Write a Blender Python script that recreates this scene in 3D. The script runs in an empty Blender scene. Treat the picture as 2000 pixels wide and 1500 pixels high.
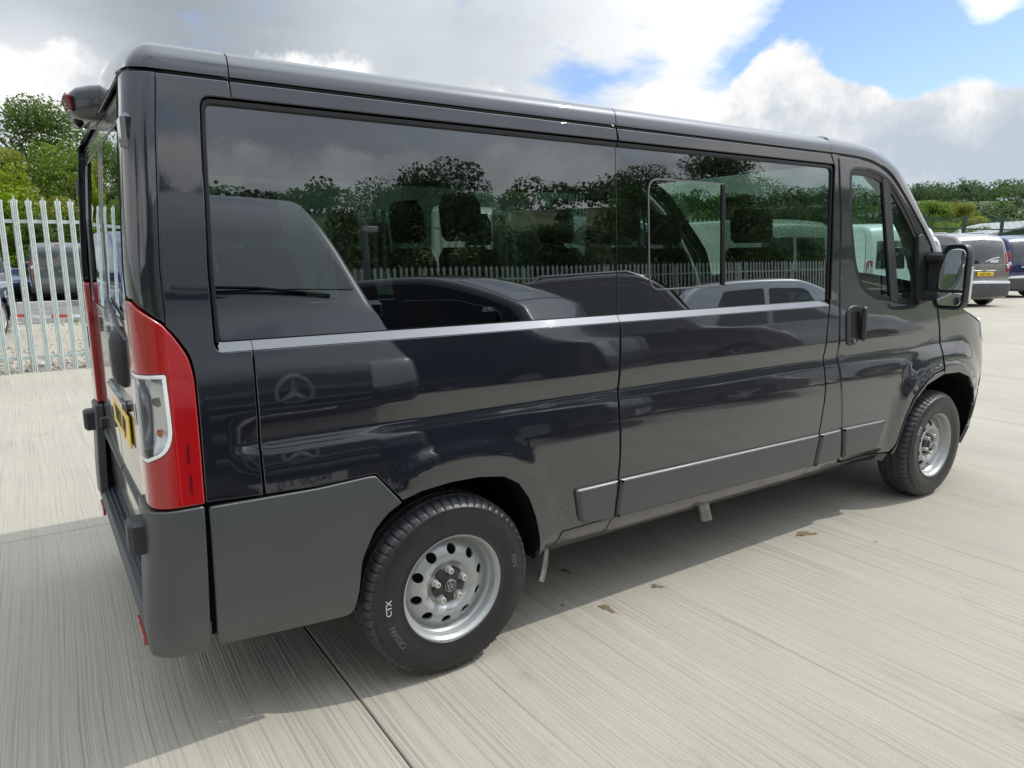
import bpy, bmesh, math, random
import numpy as np
from mathutils import Vector, Matrix, Euler
from mathutils.geometry import delaunay_2d_cdt
random.seed(7)
RNG = np.random.default_rng(11)
SC = bpy.context.scene
COL = SC.collection
R = math.radians

# ------------------------------------------------------------ camera
RT = Vector((0.8300, -0.5577, -0.0061)); UP = Vector((0.1050, 0.1456, 0.9838)); FW = Vector((0.5487, 0.8165, -0.1797))
cam = bpy.data.cameras.new('camera'); co = bpy.data.objects.new('camera', cam); COL.objects.link(co)
FW.normalize(); RT = (RT - FW * RT.dot(FW)).normalized(); UP = RT.cross(FW)
co.matrix_world = Matrix(((RT.x, UP.x, -FW.x, -.162), (RT.y, UP.y, -FW.y, -3.13), (RT.z, UP.z, -FW.z, 1.535), (0, 0, 0, 1)))
cam.sensor_width = 36; cam.lens = 1396 / 2000 * 36; cam.clip_end = 6000; cam.clip_start = .05
SC.camera = co

def px_dir(px, py):
    return (FW + RT * ((px - 1000) / 1396.) - UP * ((py - 750) / 1396.)).normalized()

# ------------------------------------------------------------ sun, sky, exposure
SUN = Vector((.80, -.33, 1.0)).normalized()
sl = bpy.data.lights.new('sun', 'SUN'); sl.energy = 2.5; sl.angle = R(.55); sl.color = (1, .955, .88)
so = bpy.data.objects.new('sun', sl); COL.objects.link(so)
so.rotation_euler = SUN.to_track_quat('Z', 'Y').to_euler()
SC.view_settings.view_transform = 'Standard'; SC.view_settings.look = 'None'
SC.view_settings.gamma = 1; SC.view_settings.use_curve_mapping = False
SC.view_settings.exposure = 0.2

def build_world():
    w = bpy.data.worlds.new('World'); SC.world = w; w.use_nodes = True
    nt = w.node_tree; nt.nodes.clear(); N = nt.nodes.new; L = nt.links.new
    out = N('ShaderNodeOutputWorld'); bg = N('ShaderNodeBackground'); bg.inputs[1].default_value = .11
    sky = N('ShaderNodeTexSky'); sky.sky_type = 'NISHITA'; sky.sun_disc = False
    sky.sun_elevation = math.asin(SUN.z); sky.sun_rotation = math.atan2(SUN.x, SUN.y)
    sky.air_density = 1.0; sky.dust_density = .6; sky.ozone_density = 1.5
    tc = N('ShaderNodeTexCoord')
    def M(op, a, b=None, c=None, clamp=False):
        n = N('ShaderNodeMath'); n.operation = op; n.use_clamp = clamp
        for i, v in enumerate((a, b, c)):
            if v is None: continue
            if isinstance(v, (int, float)): n.inputs[i].default_value = v
            else: L(v, n.inputs[i])
        return n.outputs[0]
    nrm = N('ShaderNodeVectorMath'); nrm.operation = 'NORMALIZE'; L(tc.outputs['Generated'], nrm.inputs[0])
    d = nrm.outputs[0]
    sep = N('ShaderNodeSeparateXYZ'); L(d, sep.inputs[0]); z = sep.outputs[2]
    # stretched cloud coordinates: horizontal layers get flatter near the horizon
    zz = M('ADD', M('MAXIMUM', z, 0.0), .22)
    comb = N('ShaderNodeCombineXYZ'); L(M('DIVIDE', sep.outputs[0], zz), comb.inputs[0]); L(M('DIVIDE', sep.outputs[1], zz), comb.inputs[1])
    def noise(vec, sc, det=6, rough=.55, off=0):
        m = N('ShaderNodeMapping'); L(vec, m.inputs[0]); m.inputs['Location'].default_value = (off, off * .7, off * 1.3)
        n = N('ShaderNodeTexNoise'); L(m.outputs[0], n.inputs['Vector']); n.inputs['Scale'].default_value = sc
        n.inputs['Detail'].default_value = det; n.inputs['Roughness'].default_value = rough
        return n.outputs['Fac']
    def blob(px, py, deg):
        v = px_dir(px, py); dt = N('ShaderNodeVectorMath'); dt.operation = 'DOT_PRODUCT'; L(d, dt.inputs[0]); dt.inputs[1].default_value = v
        k = 1 / (1 - math.cos(R(deg)))
        return M('POWER', 2.718, M('MULTIPLY', M('SUBTRACT', dt.outputs['Value'], 1.0), k))
    def ssum(lst):
        acc = None
        for (p, q, g, wt) in lst:
            b = M('MULTIPLY', blob(p, q, g), wt); acc = b if acc is None else M('ADD', acc, b)
        return acc
    def ramp(f, stops):
        r = N('ShaderNodeValToRGB'); L(f, r.inputs[0]); e = r.color_ramp.elements
        e[0].position, e[0].color = stops[0][0], (*stops[0][1], 1); e[1].position, e[1].color = stops[1][0], (*stops[1][1], 1)
        for p, c in stops[2:]:
            x = e.new(p); x.color = (*c, 1)
        return r.outputs[0]
    def mix(f, a, b):
        m = N('ShaderNodeMix'); m.data_type = 'RGBA'; L(f, m.inputs[0])
        for s, v in ((6, a), (7, b)):
            if isinstance(v, tuple): m.inputs[s].default_value = (*v, 1)
            else: L(v, m.inputs[s])
        return m.outputs[2]
    g = lambda v, t=(1, 1, 1): tuple(v * q for q in t)
    nA = noise(comb.outputs[0], 1.1, 8, .55); nB = noise(comb.outputs[0], 2.4, 8, .6, 4.); nC = noise(d, 9.0, 9, .62, 2.)
    nD = noise(d, 3.2, 6, .55, 7.)
    # blue of the clear patches: brighter and paler than a deep clear sky
    blue = N('ShaderNodeMix'); blue.data_type = 'RGBA'; blue.blend_type = 'MULTIPLY'; blue.inputs[0].default_value = 1
    L(sky.outputs[0], blue.inputs[6]); blue.inputs[7].default_value = (1.2, 1.25, 1.42, 1)
    # high layer
    holes = ssum([(1880, 120, 5, .85), (1700, 110, 4.5, .75), (1600, 70, 3, .3), (1270, 125, 3, .36), (1120, 165, 2.5, .40), (2000, 100, 4, .62), (1620, 130, 3, .5), (1540, 95, 3, .45), (2100, 120, 5, .6), (1790, 60, 3, .4), (1420, 110, 2.5, .3)])
    hi = M('ADD', M('SUBTRACT', M('ADD', .62, M('MULTIPLY', M('SUBTRACT', nB, .5), 1.5)), holes), ssum([(1700, 30, 5, .12), (1930, 10, 4, .45), (1930, 45, 2.2, .5)]))
    hiF = ramp(hi, [(.22, (0, 0, 0)), (.52, (1, 1, 1))])
    bright = M('ADD', M('ADD', .34, M('MULTIPLY', nA, .42)), M('MULTIPLY', M('SUBTRACT', nC, .5), .10))
    bright = M('ADD', bright, ssum([(90, 150, 6, .32), (1200, 80, 9, .22), (1480, 40, 9, .24), (1900, 30, 6, .3), (620, 60, 7, .05),
                                    (150, 20, 8, -.10), (420, 30, 9, -.12), (800, 10, 6, .05), (-300, 300, 25, -.05)]))
    hiC0 = ramp(bright, [(.25, g(2.5, (.86, .98, 1.12))), (.45, g(3.9, (.89, .99, 1.10))), (.68, g(6.2, (.94, 1.0, 1.05))), (.95, g(8.4))])
    # overcast is brighter overhead and towards the sun
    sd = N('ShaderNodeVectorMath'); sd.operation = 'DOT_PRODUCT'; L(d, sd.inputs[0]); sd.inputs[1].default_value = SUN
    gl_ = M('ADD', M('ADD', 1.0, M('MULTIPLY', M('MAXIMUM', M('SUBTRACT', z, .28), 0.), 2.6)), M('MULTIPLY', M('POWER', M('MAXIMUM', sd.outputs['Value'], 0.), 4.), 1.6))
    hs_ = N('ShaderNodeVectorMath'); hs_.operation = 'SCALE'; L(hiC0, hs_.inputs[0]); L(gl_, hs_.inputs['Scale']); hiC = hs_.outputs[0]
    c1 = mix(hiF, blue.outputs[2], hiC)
    # cumulus bank low over the horizon
    bump = ssum([(1500, 150, 2.6, .34), (1590, 190, 2.2, .20), (1700, 185, 1.7, .32), (1290, 165, 2.6, .16), (1960, 185, 3.0, .10), (1845, 200, 3.0, .04), (1950, 90, 5, -.35), (1740, 150, 2.2, -.40), (1400, 120, 2.4, -.30), (1120, 160, 3.2, -.42), (1640, 130, 1.6, -.2), (1250, 110, 3, -.2)])
    elev = M('MULTIPLY', M('SUBTRACT', .222, z), 5.2)
    cu = M('ADD', M('ADD', M('ADD', elev, .40), bump), M('ADD', M('MULTIPLY', M('SUBTRACT', nC, .5), .75), M('MULTIPLY', M('SUBTRACT', nD, .5), .35)))
    cuF = ramp(cu, [(.36, (0, 0, 0)), (.46, (1, 1, 1))])
    shade = M('ADD', M('ADD', M('MULTIPLY', M('SUBTRACT', nC, .5), 1.7), .47), M('MULTIPLY', z, .9))
    shade = M('ADD', shade, ssum([(1530, 225, 3.0, -.22), (1400, 290, 3, -.12), (1900, 275, 5, -.24), (1800, 310, 5, -.22), (1990, 300, 5, -.25), (1480, 145, 3.0, .18), (1700, 180, 2.6, .2), (1960, 170, 3.5, .25), (1300, 180, 4, .12)]))
    cuC = ramp(shade, [(.18, g(4.9, (.88, 1.0, 1.14))), (.42, g(5.8, (.93, 1.0, 1.07))), (.62, g(7.6)), (.86, g(9.0, (1, 1, .99)))])
    c2 = mix(cuF, c1, cuC)
    L(c2, bg.inputs[0]); L(bg.outputs[0], out.inputs[0])
build_world()
SC.render.engine = 'CYCLES'

# ------------------------------------------------------------ materials
MATS = {}
def nodes_of(name):
    m = bpy.data.materials.new(name); m.use_nodes = True; nt = m.node_tree
    return m, nt, nt.nodes['Principled BSDF'], nt.nodes.new, nt.links.new
def sset(b, **k):
    for a, v in k.items():
        key = {'base': 'Base Color', 'rough': 'Roughness', 'metal': 'Metallic', 'coat': 'Coat Weight', 'coatr': 'Coat Roughness', 'spec': 'Specular IOR Level',
               'trans': 'Transmission Weight', 'ior': 'IOR', 'alpha': 'Alpha', 'emit': 'Emission Color', 'emits': 'Emission Strength', 'sub': 'Subsurface Weight'}[a]
        b.inputs[key].default_value = (*v, 1) if isinstance(v, tuple) else v
def mat(name, base, rough=.5, metal=0., coat=0., var=.12, vscale=8., bump=0., bscale=200., rvar=0., coatr=.03, spec=.5, sc3=(1, 1, 1), dirt=None):
    if name in MATS: return MATS[name]
    m, nt, b, N, L = nodes_of(name); sset(b, base=base, rough=rough, metal=metal, coat=coat, coatr=coatr, spec=spec)
    tc = N('ShaderNodeTexCoord'); mp = N('ShaderNodeMapping'); L(tc.outputs['Object'], mp.inputs[0]); mp.inputs['Scale'].default_value = sc3
    n = N('ShaderNodeTexNoise'); n.inputs['Scale'].default_value = vscale; n.inputs['Detail'].default_value = 5; L(mp.outputs[0], n.inputs['Vector'])
    mr = N('ShaderNodeMapRange'); L(n.outputs['Fac'], mr.inputs[0]); mr.inputs[1].default_value = .3; mr.inputs[2].default_value = .7
    mr.inputs[3].default_value = 1 - var; mr.inputs[4].default_value = 1 + var
    mx = N('ShaderNodeVectorMath'); mx.operation = 'SCALE'; mx.inputs[0].default_value = base; L(mr.outputs[0], mx.inputs['Scale'])
    col = mx.outputs[0]
    if dirt:
        dc, z0, z1, amt = dirt
        gm = N('ShaderNodeNewGeometry'); sp = N('ShaderNodeSeparateXYZ'); L(gm.outputs['Position'], sp.inputs[0])
        dr = N('ShaderNodeMapRange'); L(sp.outputs[2], dr.inputs[0]); dr.inputs[1].default_value = z1; dr.inputs[2].default_value = z0
        dn = N('ShaderNodeTexNoise'); dn.inputs['Scale'].default_value = 22; dn.inputs['Detail'].default_value = 8; L(tc.outputs['Object'], dn.inputs['Vector'])
        ml = N('ShaderNodeMath'); ml.operation = 'MULTIPLY'; L(dr.outputs[0], ml.inputs[0]); L(dn.outputs['Fac'], ml.inputs[1])
        m2 = N('ShaderNodeMath'); m2.operation = 'MULTIPLY'; L(ml.outputs[0], m2.inputs[0]); m2.inputs[1].default_value = amt
        mm = N('ShaderNodeMix'); mm.data_type = 'RGBA'; L(m2.outputs[0], mm.inputs[0]); L(col, mm.inputs[6]); mm.inputs[7].default_value = (*dc, 1)
        col = mm.outputs[2]
    L(col, b.inputs['Base Color'])
    if rvar:
        r2 = N('ShaderNodeMapRange'); L(n.outputs['Fac'], r2.inputs[0]); r2.inputs[1].default_value = .3; r2.inputs[2].default_value = .7
        r2.inputs[3].default_value = max(rough - rvar, .02); r2.inputs[4].default_value = rough + rvar; L(r2.outputs[0], b.inputs['Roughness'])
    if bump:
        bn = N('ShaderNodeTexNoise'); bn.inputs['Scale'].default_value = bscale; bn.inputs['Detail'].default_value = 3; L(mp.outputs[0], bn.inputs['Vector'])
        bp = N('ShaderNodeBump'); bp.inputs['Strength'].default_value = bump; bp.inputs['Distance'].default_value = .002; L(bn.outputs['Fac'], bp.inputs['Height'])
        L(bp.outputs[0], b.inputs['Normal'])
    MATS[name] = m; return m
def glass(name, tint, refl=1.0, ior=1.5, rough=0.0):
    if name in MATS: return MATS[name]
    m, nt, b, N, L = nodes_of(name); nt.nodes.remove(b); out = nt.nodes['Material Output']
    fr = N('ShaderNodeFresnel'); fr.inputs[0].default_value = ior
    ml = N('ShaderNodeMath'); ml.operation = 'MULTIPLY'; ml.use_clamp = True; L(fr.outputs[0], ml.inputs[0]); ml.inputs[1].default_value = refl
    tr = N('ShaderNodeBsdfTransparent'); tr.inputs[0].default_value = (*tint, 1)
    gl = N('ShaderNodeBsdfGlossy'); gl.inputs['Roughness'].default_value = rough; gl.inputs[0].default_value = (.90, .95, 1.0, 1)
    tc = N('ShaderNodeTexCoord'); nz = N('ShaderNodeTexNoise'); nz.inputs['Scale'].default_value = 1.3; nz.inputs['Detail'].default_value = 1; L(tc.outputs['Object'], nz.inputs['Vector'])
    bp = N('ShaderNodeBump'); bp.inputs['Strength'].default_value = .04; bp.inputs['Distance'].default_value = .02; L(nz.outputs['Fac'], bp.inputs['Height']); L(bp.outputs[0], gl.inputs['Normal'])
    mx = N('ShaderNodeMixShader'); L(ml.outputs[0], mx.inputs[0]); L(tr.outputs[0], mx.inputs[1]); L(gl.outputs[0], mx.inputs[2]); L(mx.outputs[0], out.inputs[0])
    MATS[name] = m; return m
def paint(name, base, metal=.0, coat=1.0, rough=.35, dirt=None):
    m = mat('paint_' + name, base, rough=rough, metal=metal, coat=coat, var=.04, vscale=3, coatr=.012, dirt=dirt)
    nt = m.node_tree; b = nt.nodes['Principled BSDF']; b.inputs['Coat IOR'].default_value = 1.92 if name == 'slate' else 1.6
    tc = nt.nodes.new('ShaderNodeTexCoord'); n1 = nt.nodes.new('ShaderNodeTexNoise'); n1.inputs['Scale'].default_value = 4.5; n1.inputs['Detail'].default_value = 1; n2 = nt.nodes.new('ShaderNodeTexNoise'); n2.inputs['Scale'].default_value = 260
    for q in (n1, n2): nt.links.new(tc.outputs['Object'], q.inputs['Vector'])
    b1 = nt.nodes.new('ShaderNodeBump'); b1.inputs['Strength'].default_value = .10; b1.inputs['Distance'].default_value = .006; nt.links.new(n1.outputs['Fac'], b1.inputs['Height'])
    b2 = nt.nodes.new('ShaderNodeBump'); b2.inputs['Strength'].default_value = .04; b2.inputs['Distance'].default_value = .0004; nt.links.new(n2.outputs['Fac'], b2.inputs['Height']); nt.links.new(b1.outputs[0], b2.inputs['Normal']); nt.links.new(b2.outputs[0], b.inputs['Coat Normal'])
    return m
def lens(name, base, rough=.08):
    if name in MATS: return MATS[name]
    m, nt, b, N, L = nodes_of(name); sset(b, base=base, rough=.25, coat=1., coatr=.02)
    tc = N('ShaderNodeTexCoord'); w = N('ShaderNodeTexWave'); w.bands_direction = 'Z'; w.inputs['Scale'].default_value = 60; L(tc.outputs['Object'], w.inputs['Vector'])
    bp = N('ShaderNodeBump'); bp.inputs['Strength'].default_value = .07; bp.inputs['Distance'].default_value = .002; L(w.outputs['Fac'], bp.inputs['Height']); L(bp.outputs[0], b.inputs['Normal'])
    MATS[name] = m; return m

HERO = paint('slate', (.0070, .0095, .0175), metal=.6, rough=.38, dirt=((.20, .18, .15), .30, .62, .25))
PLAST = mat('grey_plastic', (.041, .046, .048), rough=.38, spec=.8, var=.06, vscale=6, bump=.2, bscale=900, rvar=.05, dirt=((.26, .24, .20), .28, .50, .35))
BLACKP = mat('black_plastic', (.022, .024, .027), rough=.42, var=.12, bump=.2, bscale=600)
BLUEBLK = mat('step_plastic', (.032, .037, .046), rough=.42, var=.1, bump=.2, bscale=600)
RUB = mat('tyre_rubber', (.011, .0115, .0125), rough=.42, var=.25, vscale=14, bump=.3, bscale=260, dirt=None)
SEAL = mat('black_seal', (.006, .006, .007), rough=.3, var=.1)
DARK = mat('dark_liner', (.008, .008, .009), rough=.9, var=.2, spec=.08)
RIM = mat('wheel_silver', (.37, .385, .38), rough=.36, metal=.4, var=.08, vscale=9, rvar=.08, bump=.05, bscale=120, coat=.3)
STEEL = mat('bare_steel', (.27, .255, .23), rough=.42, metal=.85, var=.2, vscale=30)
CHROME = mat('bright_chrome', (.78, .79, .8), rough=.08, metal=1., var=.02)
GALV = mat('galvanised_steel', (.52, .58, .56), rough=.50, metal=.25, var=.09, vscale=16, rvar=.08, bump=.1, bscale=70)
TREAD = mat('tread_rubber', (.042, .043, .047), rough=.55, var=.3, vscale=18, bump=.4, bscale=200)
REDL = lens('red_lens', (.30, .0, .002))
DREDL = lens('dark_red_lens', (.10, .0, .003))
CLRL = lens('clear_lens', (.58, .60, .62)); CLRL.node_tree.nodes['Principled BSDF'].inputs['Metallic'].default_value = .75
GREYL = lens('smoked_lens', (.30, .31, .32))
ORNL = lens('amber_lens', (.8, .18, .02))
PRIV = glass('privacy_glass', (.13, .18, .145), refl=2.8, ior=1.64)
CLEAR = glass('clear_glass', (.60, .74, .68), refl=1.2, ior=1.5)
DKGL = glass('dark_glass', (.10, .11, .11), refl=1.4, ior=1.5)
MIRR = mat('mirror_glass', (.82, .86, .86), rough=.01, metal=1., var=0.)
YEL = mat('plate_yellow', (.78, .50, .02), rough=.35, var=.02)
WHP = mat('plate_white', (.75, .75, .72), rough=.35, var=.02)
INK = mat('black_ink', (.01, .01, .01), rough=.5)
SEATM = mat('seat_cloth', (.035, .037, .042), rough=.9, var=.2, vscale=60, bump=.3, bscale=300)
TRIM = mat('light_trim', (.36, .37, .32), rough=.7, var=.08)
DASH = mat('dash_plastic', (.04, .042, .045), rough=.6)
WHITET = mat('raised_white', (.70, .70, .68), rough=.5)
GREYT = mat('raised_grey', (.085, .09, .10), rough=.35)

# ------------------------------------------------------------ mesh helpers
def link(o, parent=None):
    COL.objects.link(o)
    if parent is not None: o.parent = parent
    return o
def mesh_obj(name, V, F, m=None, parent=None, smooth=True, normals=None, slots=None, fm=None):
    me = bpy.data.meshes.new(name)
    me.from_pydata([tuple(map(float, v)) for v in V], [], [tuple(int(i) for i in f) for f in F]); me.update()
    if smooth is not False: me.polygons.foreach_set('use_smooth', [True] * len(me.polygons))
    for q in (slots or ([m] if m else [])): me.materials.append(q)
    if fm is not None: me.polygons.foreach_set('material_index', list(fm))
    if normals is not None: me.normals_split_custom_set_from_vertices([tuple(map(float, n)) for n in normals])
    elif smooth == 'angle': me.set_sharp_from_angle(angle=R(35))
    return link(bpy.data.objects.new(name, me), parent)
def thing(name, label, cat, loc=(0, 0, 0), rz=0, group=None):
    o = bpy.data.objects.new(name, None); o.location = loc; o.rotation_euler = (0, 0, rz); link(o)
    o['label'] = label; o['category'] = cat
    if group: o['group'] = group
    return o
def tag(o, label, cat, group=None, kind=None):
    if label: o['label'] = label
    if cat: o['category'] = cat
    if group: o['group'] = group
    if kind: o['kind'] = kind
    return o
class MB:
    def __init__(s): s.V = []; s.F = []; s.n = 0
    def add(s, V, F):
        V = np.asarray(V, float); s.V.append(V); s.F += [tuple(i + s.n for i in f) for f in F]; s.n += len(V); return s
    def box(s, c, d, rot=None, bev=0.):
        c = np.array(c, float); h = np.array(d, float) / 2
        if bev > 0:
            b = min(bev, h.min() * .95); V = []; F = []
            idx = {}
            for sx in (-1, 1):
                for sy in (-1, 1):
                    for sz in (-1, 1):
                        for ax in range(3):
                            p = np.array([sx, sy, sz]) * (h - b); p[ax] += (sx, sy, sz)[ax] * b
                            idx[(sx, sy, sz, ax)] = len(V); V.append(p)
            def q(*k): F.append([idx[i] for i in k])
            for a in range(3):
                o1, o2 = [i for i in range(3) if i != a]
                for sg in (-1, 1):
                    ks = []
                    for (u, v) in ((-1, -1), (1, -1), (1, 1), (-1, 1)):
                        t = [0, 0, 0]; t[a] = sg; t[o1] = u; t[o2] = v; ks.append((*t, a))
                    q(*ks)
                    for u in (-1, 1):
                        pass
            for a in range(3):            # edges along axis a
                o1, o2 = [i for i in range(3) if i != a]
                for u in (-1, 1):
                    for v in (-1, 1):
                        t0 = [0, 0, 0]; t0[a] = -1; t0[o1] = u; t0[o2] = v; t1 = list(t0); t1[a] = 1
                        q((*t0, o1), (*t1, o1), (*t1, o2), (*t0, o2))
            for sx in (-1, 1):
                for sy in (-1, 1):
                    for sz in (-1, 1): q((sx, sy, sz, 0), (sx, sy, sz, 1), (sx, sy, sz, 2))
            V = np.array(V)
            for i, f in enumerate(F):
                p = V[list(f)]; n = np.cross(p[1] - p[0], p[2] - p[0])
                if n @ p.mean(0) < 0: F[i] = f[::-1]
        else:
            V = np.array([[x, y, z] for x in (-1, 1) for y in (-1, 1) for z in (-1, 1)]) * h
            F = [(0, 1, 3, 2), (4, 6, 7, 5), (0, 4, 5, 1), (2, 3, 7, 6), (0, 2, 6, 4), (1, 5, 7, 3)]
        if rot is not None: V = V @ np.array(Euler(rot).to_matrix()).T
        return s.add(V + c, F)
    def tube(s, P, r, n=10, caps=True):
        P = np.array(P, float); k = len(P); r = np.broadcast_to(r, (k,)); V = []
        T = np.gradient(P, axis=0); T /= np.linalg.norm(T, axis=1)[:, None] + 1e-12
        a = np.array([0, 0, 1.]) if abs(T[0][2]) < .9 else np.array([1., 0, 0])
        for i in range(k):
            u = np.cross(T[i], a); u /= np.linalg.norm(u) + 1e-12; v = np.cross(T[i], u)
            for j in range(n):
                t = 2 * math.pi * j / n; V.append(P[i] + r[i] * (math.cos(t) * u + math.sin(t) * v))
        F = [(i * n + j, i * n + (j + 1) % n, (i + 1) * n + (j + 1) % n, (i + 1) * n + j) for i in range(k - 1) for j in range(n)]
        if caps: F += [tuple(range(n))[::-1], tuple((k - 1) * n + j for j in range(n))]
        return s.add(V, F)
    def loft(s, rings, closed=True, caps=True):
        n = len(rings[0]); V = np.concatenate([np.asarray(r, float) for r in rings]); k = len(rings); e = n if closed else n - 1
        F = [(i * n + j, i * n + (j + 1) % n, (i + 1) * n + (j + 1) % n, (i + 1) * n + j) for i in range(k - 1) for j in range(e)]
        if caps and closed: F += [tuple(range(n))[::-1], tuple((k - 1) * n + j for j in range(n))]
        return s.add(V, F)
    def build(s, name, m, parent=None, smooth='angle'):
        o = mesh_obj(name, np.concatenate(s.V), s.F, m, parent, smooth)
        return o
def lathe(profile, n=64, axis='y'):
    """profile: (r, a) pairs; revolved about the y axis through the origin"""
    V = []; 
    for r, a in profile:
        for j in range(n):
            t = 2 * math.pi * j / n; V.append((r * math.cos(t), a, r * math.sin(t)))
    F = [(i * n + j, (i + 1) * n + j, (i + 1) * n + (j + 1) % n, i * n + (j + 1) % n) for i in range(len(profile) - 1) for j in range(n)]
    return V, F
def in_poly(P, poly):
    x, y = P[:, 0], P[:, 1]; ins = np.zeros(len(P), bool); q = np.asarray(poly); m = len(q); j = m - 1
    for i in range(m):
        xi, yi = q[i]; xj, yj = q[j]
        if yi != yj:
            c = ((yi > y) != (yj > y)) & (x < (xj - xi) * (y - yi) / (yj - yi) + xi); ins ^= c
        j = i
    return ins
def area(p):
    p = np.asarray(p); x, y = p[:, 0], p[:, 1]; return .5 * np.sum(x * np.roll(y, -1) - np.roll(x, -1) * y)
def rounded(pts, r=.02, k=5):
    """round every corner; a point may carry its own radius as third value"""
    out = []; n = len(pts)
    for i in range(n):
        p = np.array(pts[i][:2], float); rr = pts[i][2] if len(pts[i]) > 2 else r
        a = np.array(pts[i - 1][:2], float); b = np.array(pts[(i + 1) % n][:2], float)
        la, lb = np.linalg.norm(a - p), np.linalg.norm(b - p); d = min(rr, la * .45, lb * .45)
        if d < 1e-4: out.append(p); continue
        A = p + (a - p) / la * d; B = p + (b - p) / lb * d
        for t in np.linspace(0, 1, k): out.append((1 - t) ** 2 * A + 2 * t * (1 - t) * p + t * t * B)
    return np.array(out)
def densify(p, h):
    out = []; n = len(p)
    for i in range(n):
        a, b = p[i], p[(i + 1) % n]; k = max(1, int(math.ceil(np.linalg.norm(b - a) / h)))
        for j in range(k): out.append(a + (b - a) * j / k)
    return np.array(out)
def dedupe(p, e=2e-4):
    q = [p[0]]
    for v in p[1:]:
        if np.linalg.norm(v - q[-1]) > e: q.append(v)
    if np.linalg.norm(q[0] - q[-1]) < e: q.pop()
    return np.array(q)
def offset(p, d):
    """shift a ccw loop inward by d"""
    t1 = p - np.roll(p, 1, 0); t2 = np.roll(p, -1, 0) - p
    t1 /= np.linalg.norm(t1, axis=1)[:, None]; t2 /= np.linalg.norm(t2, axis=1)[:, None]
    n = np.stack([-(t1 + t2)[:, 1], (t1 + t2)[:, 0]], 1); L = np.linalg.norm(n, axis=1)[:, None]; n /= L + 1e-9
    c = np.clip((n * np.stack([-t1[:, 1], t1[:, 0]], 1)).sum(1), .5, 1)[:, None]
    return p + n * d / c
def normals_of(f, P, e=1e-3):
    a = f(P[:, 0] + e, P[:, 1]) - f(P[:, 0] - e, P[:, 1]); b = f(P[:, 0], P[:, 1] + e) - f(P[:, 0], P[:, 1] - e)
    n = np.cross(a, b); return n / (np.linalg.norm(n, axis=1)[:, None] + 1e-12)
def panel_data(f, outlines, holes=(), ds=.05, dt=.05, gap=.0016, roll=.003, drop=.0015, skirt=.018, off=0., bh=.03, rn=(.6, .8)):
    """fills 2D outlines on surface f(s,t)->xyz with folded edges"""
    VV, NN, FF = [], [], []; base = 0
    for oi, ol in enumerate(outlines):
        ol = np.array(ol, float)[:, :2]; ol = ol if area(ol) > 0 else ol[::-1]; ol = dedupe(ol)
        loops = [densify(ol, bh)]
        for h in holes:
            h = np.array(h, float)[:, :2]; h = h if area(h) < 0 else h[::-1]; h = dedupe(h)
            if in_poly(h[:1], ol)[0]: loops.append(densify(h, bh))
        A = [offset(l, gap + roll) for l in loops]
        allp = np.concatenate(A); edges = []; k = 0
        for l in A:
            n = len(l); edges += [(k + i, k + (i + 1) % n) for i in range(n)]; k += n
        lo, hi = A[0].min(0), A[0].max(0)
        gx, gy = np.meshgrid(np.arange(lo[0] + ds / 2, hi[0], ds), np.arange(lo[1] + dt / 2, hi[1], dt)); G = np.stack([gx.ravel(), gy.ravel()], 1)
        if len(G):
            m = in_poly(G, A[0])
            for h in A[1:]: m &= ~in_poly(G, h)
            G = G[m]
        if len(G):
            seg = allp; sc = np.array([ds, dt]); dmin = np.full(len(G), 9.)
            for c in range(0, len(seg), 64):
                dd = (G[:, None, :] - seg[None, c:c + 64, :]) / sc; dmin = np.minimum(dmin, np.sqrt((dd ** 2).sum(2)).min(1))
            G = G[dmin > .45]
        P = np.concatenate([allp, G]) if len(G) else allp
        r = delaunay_2d_cdt([Vector(p) for p in P], edges, [], 1, 1e-6)
        Q = np.array([tuple(v) for v in r[0]]); T = [tuple(t) for t in r[2]]
        if len(A) > 1:
            cen = np.array([Q[list(t)].mean(0) for t in T]); bad = np.zeros(len(T), bool)
            for h in A[1:]: bad |= in_poly(cen, h)
            T = [t for t, b_ in zip(T, bad) if not b_]
        T = [t if area(Q[list(t)]) > 0 else t[::-1] for t in T]
        N = normals_of(f, Q); X = f(Q[:, 0], Q[:, 1]) + N * off
        VV.append(X); NN.append(N); FF += [tuple(base + i for i in t) for t in T]; base += len(X)
        if skirt > 0:
            for l, a in zip(loops, A):
                n = len(a); B = offset(l, gap); na = normals_of(f, a); nb = normals_of(f, B); XA = f(a[:, 0], a[:, 1]) + na * off; XB0 = f(B[:, 0], B[:, 1])
                XB = XB0 + nb * (off - drop); XC = XB0 + nb * (off - drop - skirt)
                outw = XB0 + nb * off - XA; outw /= np.linalg.norm(outw, axis=1)[:, None] + 1e-9
                nB = nb * rn[0] + outw * rn[1]; nB /= np.linalg.norm(nB, axis=1)[:, None]
                VV += [XA, XB, XB, XC]; NN += [na, nB, outw, outw]
                for i in range(n):
                    j = (i + 1) % n
                    FF.append((base + i, base + n + i, base + n + j, base + j)); FF.append((base + 2 * n + i, base + 3 * n + i, base + 3 * n + j, base + 2 * n + j))
                base += 4 * n
    return np.concatenate(VV), np.concatenate(NN), FF
def panel(name, m, parent, f, outlines, mirror=False, **k):
    V, N, F = panel_data(f, outlines, **k)
    o = mesh_obj(name, V, F, m, parent, normals=N)
    if mirror:
        V2 = V * [1, -1, 1]; N2 = N * [1, -1, 1]
        mesh_obj(name, V2, [t[::-1] for t in F], m, parent, normals=N2)
    return o
def smooth01(x, a, b):
    t = np.clip((x - a) / (b - a), 0, 1); return t * t * (3 - 2 * t)
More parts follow.
